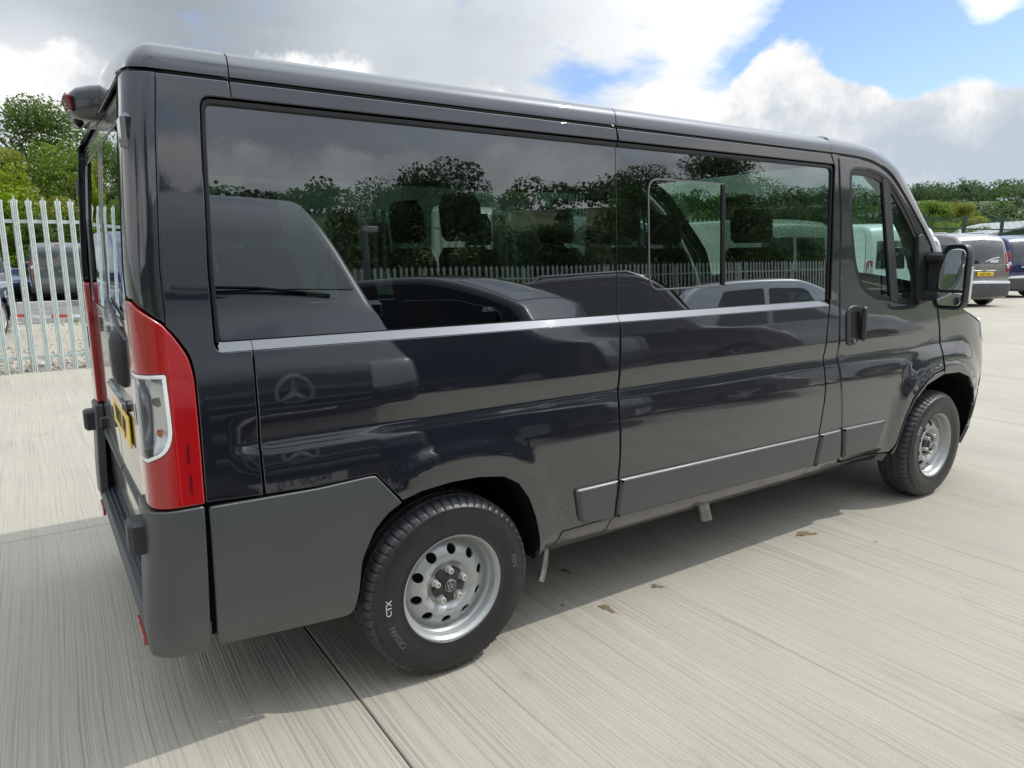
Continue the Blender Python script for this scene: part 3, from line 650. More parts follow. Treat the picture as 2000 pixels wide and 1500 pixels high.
    for a, b in ((.274, .3665), (.3685, 1.8015), (1.8045, 3.240)):
        panel('window_ledge', HERO, bus, fl, [np.array([(a, 0.), (b, 0.), (b, 1.), (a, 1.)])], mirror=True, ds=.1, dt=.5, gap=0, skirt=0, roll=0)
    g1 = rounded([(.281, 1.292, .012), (1.8015, 1.290, 0), (1.8015, 1.952, 0), (.275, 1.952, .022)], 0); g2 = rounded([(1.8045, 1.290, 0), (3.243, 1.290, .01), (3.243, 1.952, .03), (1.8045, 1.952, 0)], 0)
    sw = rounded([(1.980, 1.378, .07), (2.436, 1.384, .012), (2.430, 1.834, .012), (1.976, 1.834, .06)], 0)
    panel('side_window', PRIV, bus, rec(.017), [g1], mirror=True, gap=0, roll=.001, skirt=.004, ds=.1, dt=.1)
    fw = panel('side_window', PRIV, bus, rec(.017), [g2], holes=[sw], mirror=True, gap=0, roll=.001, skirt=.004, ds=.1, dt=.1)
    ins = offset(densify(dedupe(sw), .03), .006); panel('sliding_pane', glass('pane_glass', (.34, .42, .34), refl=2.6), fw, rec(.019), [ins], gap=0, skirt=0, roll=.001, ds=.1, dt=.1)
    fr_ = panel('pane_frame', mat('alu_edge', (.20, .205, .21), .3, metal=.5), fw, rec(.014), [sw], holes=[ins], gap=0, roll=.0005, skirt=.004, ds=.05, dt=.05)
    panel('pane_rail', SEAL, fw, rec(.012), [np.array([(2.428, 1.388), (2.452, 1.388), (2.446, 1.832), (2.424, 1.832)])], gap=0, skirt=.01)
    s1 = [(.268, 1.290, 0), (.279, 1.290, 0), (.281, 1.943, .02), (1.8015, 1.942, 0), (1.8015, 1.9605, 0), (.266, 1.9605, .03)]
    s2 = [(1.8045, 1.942, 0), (3.235, 1.944, .03), (3.236, 1.29, 0), (3.249, 1.29, 0), (3.249, 1.9605, .03), (1.8045, 1.9605, 0)]
    for s_ in (s1, s2): panel('window_seal', SEAL, bus, rec(.008), [rounded(s_, 0)], mirror=True, gap=0, roll=.004, drop=.003, skirt=.01, ds=.1, dt=.1, bh=.04)
    # ---- cab window
    di = offset(densify(dedupe(dwin if area(dwin) > 0 else dwin[::-1]), .03), .026)
    panel('door_window_seal', SEAL, bus, rec(.010), [dwin], holes=[di], mirror=True, gap=-.004, roll=.002, skirt=.01)
    panel('door_window', CLEAR, bus, rec(.016), [di], mirror=True, gap=-.003, roll=.001, skirt=0, ds=.1, dt=.1)
    panel('window_divider', BLACKP, bus, rec(.006), [rounded([(3.700, 1.925), (3.842, 1.262), (3.925, 1.256), (3.775, 1.905)], .005)], mirror=True, gap=0, roll=.004, skirt=.02)
    panel('mirror_mount', BLACKP, bus, rec(-.004), [rounded([(4.085, 1.62), (4.125, 1.23), (4.235, 1.235), (4.225, 1.555), (4.130, 1.632)], .01)], mirror=True, gap=0, roll=.004, skirt=.02)
    # ---- door handle
    hp = panel('door_handle', BLACKP, bus, P, [rounded([(3.385, 1.235, .05), (3.398, 1.045, .04), (3.47, 1.035, .04), (3.545, 1.085, .06), (3.556, 1.235, .05), (3.47, 1.262, .05)], .05)], off=.008, roll=.006, drop=.005)
    panel('recess_shade', SEAL, hp, P, [rounded([(3.425, 1.225), (3.435, 1.09), (3.50, 1.085), (3.505, 1.225)], .02)], off=.0095, roll=.002, skirt=0)  # flat dark patch on the handle, the hollow's shade put into its colour
    mb = MB(); mb.box((3.522, -1.018, 1.155), (.034, .026, .185), (0, -.05, 0), bev=.010); mb.build('grip', BLACKP, hp)
    MB().tube([(3.455, -1.004, 1.068), (3.455, -1.0145, 1.068)], .010, 12).build('key_barrel', STEEL, hp)
    # ---- tail lights
    right = [(.197, .832, .004), (.200, 1.0), (.200, 1.2, .05), (.190, 1.257, .03), (.165, 1.303, .03), (.140, 1.345, .03), (.05, 1.412, .01), (-.09, 1.416, .02), (-.12, 1.25, .02), (-.12, .835, .01)]
    whole = rounded(right, .01); wl = rounded([(.128, 1.212, .006), (.131, 1.04, .04), (.112, .99, .03), (.06, .968, 0), (-.08, .968, .01), (-.08, 1.216, .01)], .01)[::-1]
    for o_ in (whole,): pass
    fl_ = dict(ds=.014, dt=.03, bh=.014)
    tl = panel('tail_light', REDL, bus, P, [whole], holes=[wl], mirror=False, off=.007, roll=.006, drop=.005, gap=.001, **fl_)
    V, N, F = panel_data(P, [whole], holes=[wl], off=.007, roll=.006, drop=.005, gap=.001, **fl_)
    tr_ = mesh_obj('tail_light', V * [1, -1, 1], [t[::-1] for t in F], REDL, bus, normals=N * [1, -1, 1])
    inner = offset(densify(dedupe(wl), .014), .010)
    def bowl(s, z):
        dd = .050 * np.clip(1 - ((s - .045) / .095) ** 2, 0, 1) ** .8 * np.clip(1 - ((z - 1.09) / .135) ** 2, 0, 1) ** .6 + .004 * np.sin(z * 420) * (s < .05)
        return P(s, z) + np.stack([dd * .45, dd * .9, 0 * s], -1)
    for host, sg in ((tl, 1), (tr_, -1)):
        for nm, m_, o2, h2, of in (('lens_frame', mat('white_plastic', (.72, .73, .72), .25, coat=.6), wl, [inner], .007), ('reflector_bowl', mat('bowl_silver', (.62, .63, .65), .16, metal=.95), inner, [], -.002), ('clear_lens', glass('lens_glass', (.90, .91, .92), refl=1.2), inner, [], .006)):
            V, N, F = panel_data(bowl if nm == 'reflector_bowl' else P, [o2], holes=h2, off=of, gap=0, roll=.0015, drop=.001, skirt=.010 if nm == 'lens_frame' else .002, **fl_)
            if sg < 0: V = V * [1, -1, 1]; N = N * [1, -1, 1]; F = [t[::-1] for t in F]
            mesh_obj(nm, V, F, m_, host, normals=N)
        for zz, rb, mb_ in ((1.13, .020, STEEL), (1.04, .017, ORNL)):
            c = P(np.array([.075]), np.array([zz]))[0] + [.034, .048, 0]; bb = MB().tube([(c[0], c[1] * sg, c[2]), (c[0] - .006, (c[1] - .024) * sg, c[2])], [rb, rb * .6], 14).build('bulb', mb_, host)
        for z0, z1 in ((.958, 1.012), (.868, .925)):
            V, N, F = panel_data(P, [rounded([(.160, z0), (.168, z0), (.170, z1), (.162, z1)], .003)], off=.0078, gap=0, roll=.0005, skirt=0, ds=.01, dt=.02, bh=.02)
            if sg < 0: V = V * [1, -1, 1]; N = N * [1, -1, 1]; F = [t[::-1] for t in F]
            mesh_obj('lens_slot', V, F, DREDL, host, normals=N)
        V, N, F = panel_data(P, [np.array([(.137, .84), (.1395, .84), (.1425, 1.325), (.140, 1.325)])], off=.0082, gap=0, roll=.0003, skirt=0, ds=.01, dt=.05, bh=.03)
        if sg < 0: V = V * [1, -1, 1]; N = N * [1, -1, 1]; F = [t[::-1] for t in F]
        mesh_obj('lens_seam', V, F, mat('red_edge', (.75, .03, .03), .2), host, normals=N)
    # ---- roof
    low = lambda s: P(s, np.full_like(s, 2.020)); hz = [0, .030, .054, .068, .080, .098, .133, .175, .212]; yo = [0, .002, .011, .031, .071, .151, .352, .652, .952]
    def roof(s0, s1, n, name, rm=None, inn=0.):
        rings = []
        for s in np.linspace(s0, s1, n):
            p = low(np.array([s]))[0]; t = min(max((p[0] - .112) / .075, 0), 1); e = math.sqrt(max(1 - (1 - t) ** 2, 0)) if t < 1 else 1.
            yl = -p[1]; ring = [(p[0] + (inn if s < .2 else 0), -yl + inn + d * (yl - inn) / .952, p[2] + max(h * e - inn, 0)) for d, h in zip(yo, hz)]
            ring += [(x, -y, z) for x, y, z in ring[::-1][1:]]
            ring = [(x + (.0 if abs(y) > .85 else -.0), y, z) for x, y, z in ring]; rings.append(ring)
        mb = MB(); mb.loft(rings, closed=False, caps=False); return mb.build(name, rm or HERO, bus, smooth=True)
    roof(-.04, 3.28, 40, 'roof_frame', SEAL, .009)
    roof(-.06, .356, 46, 'roof_corner'); roof(.360, 1.7915, 24, 'roof_panel'); roof(1.7955, 3.211, 24, 'roof_panel')
    mb = MB(); mb.box((1.75, 0, 2.00), (3.25, 1.86, .035)); mb.box((.21, 0, 2.002), (.16, 1.72, .03)); mb.build('roof_lining', mat('lining_dark', (.05, .05, .05), .8), bus, smooth=False)
    # cab roof edge and windscreen pillar
    Lp = [(3.2125, 2.020), (3.281, 2.020), (3.47, 2.016), (3.635, 1.998), (3.78, 1.951), (3.908, 1.860), (4.045, 1.750), (4.221, 1.594), (4.279, 1.505), (4.333, 1.32)]
    Up = [(3.153, 2.089), (3.26, 2.086), (3.50, 2.075), (3.68, 2.036), (3.83, 1.972), (3.97, 1.862), (4.10, 1.742), (4.27, 1.585), (4.335, 1.505), (4.41, 1.32)]
    from math import sqrt
    def dense(pts, k=5):
        a = np.array(pts); n = len(a); out = []
        for i in range(n - 1):
            p0, p1, p2, p3 = a[max(i - 1, 0)], a[i], a[i + 1], a[min(i + 2, n - 1)]
            for t in np.arange(k) / k: out.append(.5 * ((2 * p1) + (-p0 + p2) * t + (2 * p0 - 5 * p1 + 4 * p2 - p3) * t * t + (-p0 + 3 * p1 - 3 * p2 + p3) * t ** 3))
        out.append(a[-1]); return np.array(out)
    Ld, Ud = dense(Lp), dense(Up); rings = []; edge = []
    for i, ((xl, zl), (xu, zu)) in enumerate(zip(Ld, Ud)):
        yl = -P(np.array([xl]), np.array([zl]))[0][1]; yu = yl - .045; xu = -.162 + (xu + .162) * 1.018; zu = 1.535 + (zu - 1.535) * 1.018
        pts = [(xl, -yl, zl), (xl + (xu - xl) * .28, -yl + .002, zl + (zu - zl) * .32), (xl + (xu - xl) * .62, -yl + .010, zl + (zu - zl) * .68), (xl + (xu - xl) * .9, -yl + .026, zl + (zu - zl) * .92), (xu, -yu, zu), (xu + .012, -yu + .03, zu + .006), (xu + .02, -yu + .07, zu + .010)]
        rings.append(pts); edge.append(pts[-1])
    for sg in (1, -1):
        MB().loft([[(x, y * sg, z) for x, y, z in r] for r in rings], closed=False, caps=False).build('windscreen_pillar', HERO, bus, smooth=True)
    # gutter (dark line between side and roof)
    for sg in (1, -1):
        g = [(x, sg * (y + .012), z - .004) for x, y, z in ([tuple(low(np.array([s]))[0]) for s in np.linspace(.0, 3.2, 40)] + [r[0] for r in rings])]
        MB().tube(g, .008, 6).build('roof_gutter', SEAL, bus)
    k0 = next(i for i, p in enumerate(edge) if p[0] > 3.66); hdr, scr = [], []
    def row(p, bulge, crown):
        return [(p[0] + bulge * (1 - u * u), -abs(p[1]) * u, p[2] + crown * (1 - u * u)) for u in np.linspace(1, -1, 17)]
    n = len(edge)
    for i, p in enumerate(edge):
        (hdr if i <= k0 else scr).append(row(p, .26 * max(0, (i - 5)) / (n - 6), .11 * max(0, 1 - i / (n * .8))))
    MB().loft(hdr, closed=False, caps=False).build('cab_roof', HERO, bus, smooth=True); scr = [hdr[-1]] + scr
    MB().loft(scr, closed=False, caps=False).build('windscreen', CLEAR, bus, smooth=True)
    # bonnet
    rings = []
    for s, z in zip(np.linspace(4.33, se - .02, 22), np.interp(np.linspace(4.33, se - .02, 22), [4.33, 4.70, 4.95, 5.10, se], [1.32, 1.18, 1.11, 1.07, 1.07])):
        p = P(np.array([s]), np.array([z]))[0]; rings.append([(p[0] + .18 * (1 - u * u) * (1 - smooth01(s, 4.3, 5.0)) + .0, p[1] * u, z + .09 * (1 - u * u) * (abs(p[1]) / .95)) for u in np.linspace(1, -1, 13)])
    MB().loft(rings, closed=False, caps=False).build('bonnet', HERO, bus, smooth=True)
    # ---- rear face
    xd = lambda z: np.interp(z, [.4, .9, 1.3, 1.7, 2.05], [.092, .085, .085, .097, .124])
    fr = lambda s, z: np.stack([xd(z) - .004 * (1 - (s / .8) ** 2), -np.asarray(s, float), np.asarray(z, float)], -1)
    win = rounded([(.05, 1.33), (.765, 1.33), (.745, 1.93), (.05, 1.93)], .05)
    for sg in (1, -1):
        def ff(s, z, sg=sg): return fr(s * sg, z) if sg > 0 else fr(s, z)
        w2 = win if sg > 0 else (win * [-1, 1])[::-1]; d2 = rounded([(.004, .455), (.805, .455), (.80, 1.5), (.77, 1.985), (.004, 1.985)], .02); d2 = d2 if sg > 0 else (d2 * [-1, 1])[::-1]
        do = panel('rear_door', HERO, bus, fr, [d2], holes=[w2], ds=.05, dt=.04, roll=.005, drop=.004)
        panel('rear_window', DKGL, do, fr, [w2], off=-.004, gap=0, skirt=.005, ds=.1, dt=.1)
        mz = MB(); mz.box((.084, -sg * .40, .70), (.02, .78, .035), (0, .0, 0), bev=.012); mz.build('door_moulding', BLACKP, do)
        # hinges
        for z, m_ in ((.74, BLACKP), (1.855, BLACKP if sg < 0 else HERO)):
            h = MB(); xh = (.040 if z < 1 else .112); h.box((xh, -sg * (.900 if z < 1 or sg > 0 else .965), z), (.078 if z < 1 else .055, .09, .10), bev=.012); h.box((xh + .045, -sg * .83, z), (.05, .12, .06), bev=.01); h.build('hinge', m_, do)
        MB().box((.128, -sg * .83, 1.22), (.05, .02, 1.52)).build('door_jamb', HERO, bus, smooth=False)
    hd = MB(); r_ = []
    for t in np.linspace(0, 2 * math.pi, 18, endpoint=False): r_.append((math.cos(t), math.sin(t)))
    rings = [[(x, -.42 + .055 * a * k, 1.20 + .105 * b * k) for a, b in r_] for x, k in ((.10, 1.), (.075, 1.), (.055, .86), (.045, .6))]
    hd.loft(rings[::-1]); hd.build('rear_door_handle', BLACKP, bus)
    MB().box((.078, -.18, 1.035), (.035, .56, .04), bev=.012).build('plate_lamp_housing', HERO, bus)
    pl = MB().box((.076, -.20, .945), (.006, .52, .111), (0, .0, 0), bev=.002).build('number_plate', YEL, bus)
    text_obj('plate_text', 'WN21 AJV', .088, INK, pl, (.0722, -.20, .943), (math.pi / 2 - .0, 0, -math.pi / 2), sx=.86, bold=.001)
    MB().box((.15, 0, 2.0), (.06, 1.70, .05), bev=.012).build('rear_header', HERO, bus)
    # wiper
    MB().tube([(.08, -.60, 1.27), (.070, -.52, 1.30), (.080, -.10, 1.38)], .006, 6).build('rear_wiper', BLACKP, bus)
    # brake light pod with camera
    rings = []
    for x, w_, z0, z1 in ((.0225, .02, 2.045, 2.075), (.030, .075, 2.022, 2.100), (.05, .105, 2.008, 2.118), (.09, .13, 2.000, 2.128), (.14, .15, 2.005, 2.135), (.20, .16, 2.02, 2.14)):
        zc, hh = (z0 + z1) / 2, (z1 - z0) / 2
        rings.append([(x, w_ * math.copysign(abs(math.cos(t)) ** .4, math.cos(t)), zc + hh * math.copysign(abs(math.sin(t)) ** .45, math.sin(t))) for t in np.linspace(0, 2 * math.pi, 24, endpoint=False)])
    pod = MB().loft(rings).build('high_brake_light', mat('pod_plastic', (.022, .023, .026), .22, coat=.6), bus)
    MB().box((.0265, -.035, 2.064), (.022, .13, .062), (0, -.3, 0), bev=.010).build('red_lens', DREDL, pod)
    MB().tube([(.06, -.03, 2.012), (.045, -.03, 1.996)], .016, 12).build('camera_lens', SEAL, pod)
    # ---- rear step bumper
    sb = MB(); pr = [(.040, .335), (.032, .378), (.046, .404), (.165, .410), (.170, .50), (.20, .50), (.20, .33), (.07, .33)]
    sb.loft([[(x, y, z) for x, z in pr[::-1]] for y in (-.86, .86)]); step = sb.build('rear_step', BLUEBLK, bus)
    for i in range(5): MB().box((.064 + i * .0175, .0, .4105), (.006, 1.60, .007), bev=.002).build('step_rib', BLUEBLK, step)
    for y in (-.69, .69): MB().box((.031, y, .345), (.012, .17, .032), bev=.003).build('reflector', REDL, step)
    MB().box((.16, 0, .60), (.05, 1.62, .22), bev=.01).build('bumper_beam', BLACKP, bus)
    # ---- exhaust and hose
    ex = MB(); ex.tube([(2.35, -.5, .36), (2.42, -.80, .36), (2.452, -.895, .335), (2.458, -.91, .255)], [.033, .033, .034, .034], 16, caps=False); ex.build('exhaust_pipe', STEEL, bus)
    MB().tube([(2.4575, -.909, .259), (2.455, -.90, .30)], .0325, 16).build('exhaust_bore', DARK, bus)
    hs = MB(); pts = [(1.50, -.90, .40), (1.485, -.915, .34), (1.470, -.93, .30), (1.455, -.94, .262), (1.435, -.95, .232)]; hs.tube(pts, .0135, 12)
    for i in range(16):
        t = i / 15 * 3.0; a = np.array(pts[int(min(t, 2.99)) + 1]); b = np.array(pts[min(int(min(t, 2.99)) + 2, 4)]); c = a + (b - a) * (t - int(min(t, 2.99))); d = (b - a) / np.linalg.norm(b - a) * .003; hs.tube([c - d, c + d], .0155, 12)
    hs.build('drain_hose', STEEL, bus)
    mud = MB(); mud.box((1.425, -.80, .42), (.03, .26, .20), bev=.01); mud.build('arch_bracket', DARK, bus)
    return bus
BUS = minibus()

# ---- wheels (thing part: wheel; sub-parts tyre, hub cap, bolts, raised print)
def wheel_meshes():
    D = {}
    n = 360; tp = [(.196, -.094), (.2045, -.1035), (.2130, -.1010), (.228, -.1045), (.250, -.1085), (.272, -.1095), (.290, -.1070), (.302, -.1030), (.3055, -.1035), (.308, -.1000), (.320, -.0920), (.3285, -.0840), (.334, -.0740), (.3365, -.0600), (.3372, -.0505), (.3300, -.0490), (.3300, -.0430), (.3378, -.0415), (.3382, -.0250), (.3382, -.0085), (.3305, -.0070), (.3305, .0010), (.3382, .0025), (.3382, .0200), (.3378, .0350), (.3300, .0365), (.3300, .0430), (.337, .0445), (.3365, .060), (.334, .0740), (.3285, .0840), (.308, .1000), (.272, .1095), (.2045, .1035), (.196, .094)]
    V, F = lathe(tp, n); V = np.array(V); k = len(tp)
    ang = (np.arange(n)); zig = np.zeros((k, n))
    for i, (r, a) in enumerate(tp):
        if .316 < r and abs(a) > .052: zig[i] = np.where(ang % 6 < 1, -.0085, 0)
        elif .336 < r: zig[i] = np.where((ang + (i % 2) * 3) % 6 == 0, -.0030, 0)
    V = V.reshape(k, n, 3)
    for i in range(k):
        r0 = np.hypot(V[i, :, 0], V[i, :, 2]); f = (r0 + zig[i]) / r0; V[i, :, 0] *= f; V[i, :, 2] *= f
        if .336 < tp[i][0]: V[i, :, 1] += np.where((ang // 3) % 2 == 0, .0015, -.0015) * (abs(tp[i][1]) < .052)
    D['tyre'] = (V.reshape(-1, 3), F); D['tyre_fm'] = [1 if min(tp[i][0], tp[i + 1][0]) > .316 else 0 for i in range(k - 1) for _ in range(n)]
    rp = [(.190, -.088), (.1955, -.0975), (.2015, -.1005), (.2045, -.0965), (.2035, -.090), (.1965, -.0915), (.191, -.089), (.187, -.080), (.1835, -.060), (.181, -.055), (.1745, -.050), (.1725, -.020), (.17, .05), (.185, .09)]
    D['rim_barrel'] = lathe(rp[0:1] + rp[1:], 96)
    pr = [(.030, .030), (.052, .050), (.064, .0480), (.074, .0490), (.080, .0520), (.090, .0620), (.102, .0680), (.115, .0690), (.130, .0630), (.148, .0530), (.160, .0420), (.170, .0350), (.176, .033)]
    rr = np.array([p[0] for p in pr]); dd = np.array([p[1] for p in pr])
    xs = np.linspace(.0, .18, 400); tb = np.interp(xs, rr, dd); g = np.exp(-.5 * (np.arange(-12, 13) / 5.) ** 2); g /= g.sum(); tb = np.convolve(np.pad(tb, 12, mode='edge'), g, 'valid')
    f = lambda s, t: np.stack([s, -np.interp(np.hypot(s, t), xs, tb), t], -1)
    circ = lambda cx, cz, r, k_: np.array([(cx + r * math.cos(a), cz + r * math.sin(a)) for a in np.linspace(0, 2 * math.pi, k_, endpoint=False)])
    holes = [circ(.137 * math.cos(R(12 + 36 * i)), .137 * math.sin(R(12 + 36 * i)), .0190, 16) for i in range(10)]
    V, N, F = panel_data(f, [circ(0, 0, .1765, 80)], holes=holes, ds=.0095, dt=.0095, gap=0, roll=.001, drop=.0006, skirt=.008, bh=.012); D['disc'] = (V, N, F)
    return D
WM = wheel_meshes()
def rim_object(parent, loc, rz, rot, emblem=True, lettering=True):
    V, F = WM['rim_barrel']; V2, N2, F2 = WM['disc']; V = np.array(V)
    if 'rim_me' not in WM:
        wh = mesh_obj('wheel', V, F, RIM, parent, True); WM['rim_me'] = wh.data
    else: wh = link(bpy.data.objects.new('wheel', WM['rim_me']), parent)
    wh.location = loc; wh.rotation_euler = (0, rot, rz) if not rz else (0, -rot, rz)
    def sub(key, name, fn):
        if key not in WM: o = fn(); WM[key] = o.data; return o
        return link(bpy.data.objects.new(name, WM[key]), wh)
    sub('disc_me', 'wheel_disc', lambda: mesh_obj('wheel_disc', V2, F2, RIM, wh, normals=N2))
    sub('tyre_me', 'tyre', lambda: mesh_obj('tyre', WM['tyre'][0], WM['tyre'][1], None, wh, 'angle', slots=[RUB, TREAD], fm=WM['tyre_fm']))
    def drum():
        mb = MB(); mb.tube([(0, -.018, 0), (0, .06, 0)], .166, 32); return mb.build('brake_drum', mat('drum_black', (.012, .012, .012), .7), wh)
    sub('drum_me', 'brake_drum', drum)
    def cap():
        pts = []
        for i in range(100):
            t = 2 * math.pi * i / 100; c = math.cos(5 * (t - R(72) / 2 - R(90)))
            r = .0440 + .0230 * smooth01(np.array([c]), -.45, .35)[0]; pts.append((r * math.cos(t), r * math.sin(t)))
        rings = [[(x * k, -d, z * k) for x, z in pts] for k, d in ((1., .040), (1., .060), (.96, .0635), (.70, .0670), (.56, .0690))]
        mb = MB(); mb.loft(rings); return mb.build('hub_cap', BLACKP, wh)
    sub('cap_me', 'hub_cap', cap)
    if emblem:
        def emb():
            mb = MB(); V = []; 
            sh = rounded([(-.0150, .0165, .006), (.0, .0190, .008), (.0150, .0165, .006), (.0165, .004, .008), (.0, -.0195, .004), (-.0165, .004, .008)], .005)
            c, s_ = math.cos(R(-20)), math.sin(R(-20)); rot_ = lambda p: (p[0] * c - p[1] * s_, p[0] * s_ + p[1] * c)
            pts = [(*rot_(p),) for p in list(sh) + [sh[0]]]; mb.tube([(x, -.0735, z) for x, z in pts], .0009, 6, caps=False)
            for crv in ([(-.009, .010), (-.003, .013), (.002, .009), (-.001, .004), (.003, .000), (.008, .004), (.010, .010)], [(-.010, .004), (-.009, -.004), (-.003, -.009), (.004, -.007), (.008, -.002)], [(-.004, .006), (-.006, .001), (-.002, -.003), (.003, -.004)]):
                mb.tube([(x, -.0735, z) for x, z in map(rot_, crv)], .0009, 6)
            mb.tube([(x, -.0735, z) for x, z in [(.023 * math.cos(t), .023 * math.sin(t)) for t in np.linspace(0, 6.2832, 40)]], .0006, 6, caps=False)
            return mb.build('shield_emblem', mat('emblem_silver', (.6, .6, .58), .25, metal=.9), wh)
        sub('emb_me', 'shield_emblem', emb)
        def disc(): return MB().loft([[(r * math.cos(t), -y, r * math.sin(t)) for t in np.linspace(0, 2 * math.pi, 32, endpoint=False)] for r, y in ((.026, .066), (.0255, .0715), (.023, .0732), (.006, .0735))]).build('cap_badge', mat('badge_black', (.012, .012, .013), .25, coat=.5), wh)
        sub('bdg_me', 'cap_badge', disc)
    for i in range(5):
        def bolt():
            mb = MB(); hexa = lambda r, y: [(r * math.cos(t), y, r * math.sin(t)) for t in np.linspace(0, 2 * math.pi, 12, endpoint=False)]
            mb.loft([hexa(.0145, -.044), hexa(.0145, -.060), hexa(.0118, -.061), hexa(.0118, -.080), hexa(.0100, -.083), hexa(.0065, -.083), hexa(.0060, -.076)]); return mb.build('wheel_bolt', mat('bolt_zinc', (.55, .54, .50), .35, metal=.6), wh)
        o = sub('bolt_me', 'wheel_bolt', bolt); a = R(90 + 72 * i); o.location = (.058 * math.cos(a), 0, .058 * math.sin(a))
    if lettering:
        def ring_text(name, s, size, r, a0, m_, bold=.0):
            V, F = text_data(s, size, bold=bold, ext=.0008); out = []
            for x, y, z in V:
                a = a0 - x / r; rr = r + y; out.append((rr * math.cos(a), -(np.interp(rr, [.213, .228, .25, .272, .29, .302], [.101, .1045, .1085, .1095, .107, .103]) + .0006 + z), rr * math.sin(a)))
            F = [f_ for f_ in F]; o = mesh_obj(name, out, F, m_, wh, smooth=False); return o
        ring_text('tyre_lettering', 'CTX', .030, .262, R(180), mat('worn_white', (.42, .42, .41), .6), .0003); ring_text('tyre_lettering', 'CRSIAN', .030, .262, R(207), GREYT, .0001); ring_text('tyre_lettering', 'FEN', .030, .262, R(10), GREYT, .0001)
    return wh
WHL = []
for (x, y, rz, rot) in ((1.015, -.893, 0, .0), (4.465, -.905, 0, .5), (1.015, .893, math.pi, .3), (4.465, .905, math.pi, .9)):
    rim_object(BUS, (x, y, .3355), rz, rot, lettering=(y < 0))

def interior():
    # seats
    def seat(x, y, front=False):
        st = MB(); st.box((x, y, .93), (.46, .44, .14), bev=.04); o = st.build('seat', SEATM, BUS)
        rings = []
        for z, w_, d_ in ((.98, .20, .06), (1.15, .225, .07), (1.40, .22, .06), (1.52, .19, .05), (1.56, .15, .035)):
            xx = x - .22 - (z - .98) * .18; rings.append([(xx + d_ * math.sin(t), y + w_ * math.copysign(abs(math.cos(t)) ** .6, math.cos(t)), z) for t in np.linspace(0, 2 * math.pi, 20, endpoint=False)])
        MB().loft(rings).build('backrest', SEATM, o)
        rings = [[(x - .33 - (z - 1.6) * .1 + .045 * k * math.sin(t), y + .135 * k * math.copysign(abs(math.cos(t)) ** .6, math.cos(t)), z) for t in np.linspace(0, 2 * math.pi, 16, endpoint=False)] for z, k in ((1.585, .8), (1.61, 1.), (1.72, 1.), (1.765, .75))]
        MB().loft(rings).build('headrest', SEATM, o)
        MB().box((x, y, .72), (.35, .30, .30)).build('seat_base', DARK, o)
    for x in (.85, 1.62, 2.45):
        for y in (-.62, -.14, .62) if x < 2.3 else (-.62, -.15, .62): seat(x, y)
    seat(3.55, -.50); seat(3.55, .16); seat(3.55, .58)
    MB().box((2.3, 0, .56), (4.1, 1.04, .04)).build('cabin_floor', DARK, BUS, smooth=False)
    d = MB(); rings = []
    for y in np.linspace(-.90, .90, 9): rings.append([(4.10, y, .8), (4.06, y, 1.10), (4.14, y, 1.21), (4.40, y, 1.25), (4.62, y, 1.24), (4.66, y, 1.0), (4.6, y, .8)])
    d.loft(rings); d.build('dashboard', DASH, BUS)
    sw = MB(); c = np.array((3.98, -.47, 1.22)); u = np.array((0, 1, 0)); v = np.array((.45, 0, .89))
    sw.tube([c + .19 * (math.cos(t) * u + math.sin(t) * v) for t in np.linspace(0, 2 * math.pi, 40)], .014, 8, caps=False); sw.tube([c - .18 * u, c + .18 * u], .016, 6); sw.tube([c, c + np.array((.14, 0, -.1))], .04, 8); sw.build('steering_wheel', DASH, BUS)
    for sg in (1, -1):
        MB().tube([(3.66, sg * .86, 1.99), (3.9, sg * .88, 1.84), (4.12, sg * .885, 1.62), (4.28, sg * .88, 1.40), (4.34, sg * .87, 1.24)], .032, 8).build('pillar_trim', TRIM, BUS)
        MB().box((2.0, sg * .93, 1.04), (3.3, .03, .42)).build('inner_lining', mat('lining_grey', (.10, .10, .10), .8), BUS, smooth=False)
    MB().box((3.72, 0, 1.86), (.03, .22, .06), bev=.012).build('rear_view_mirror', BLACKP, BUS)
interior()

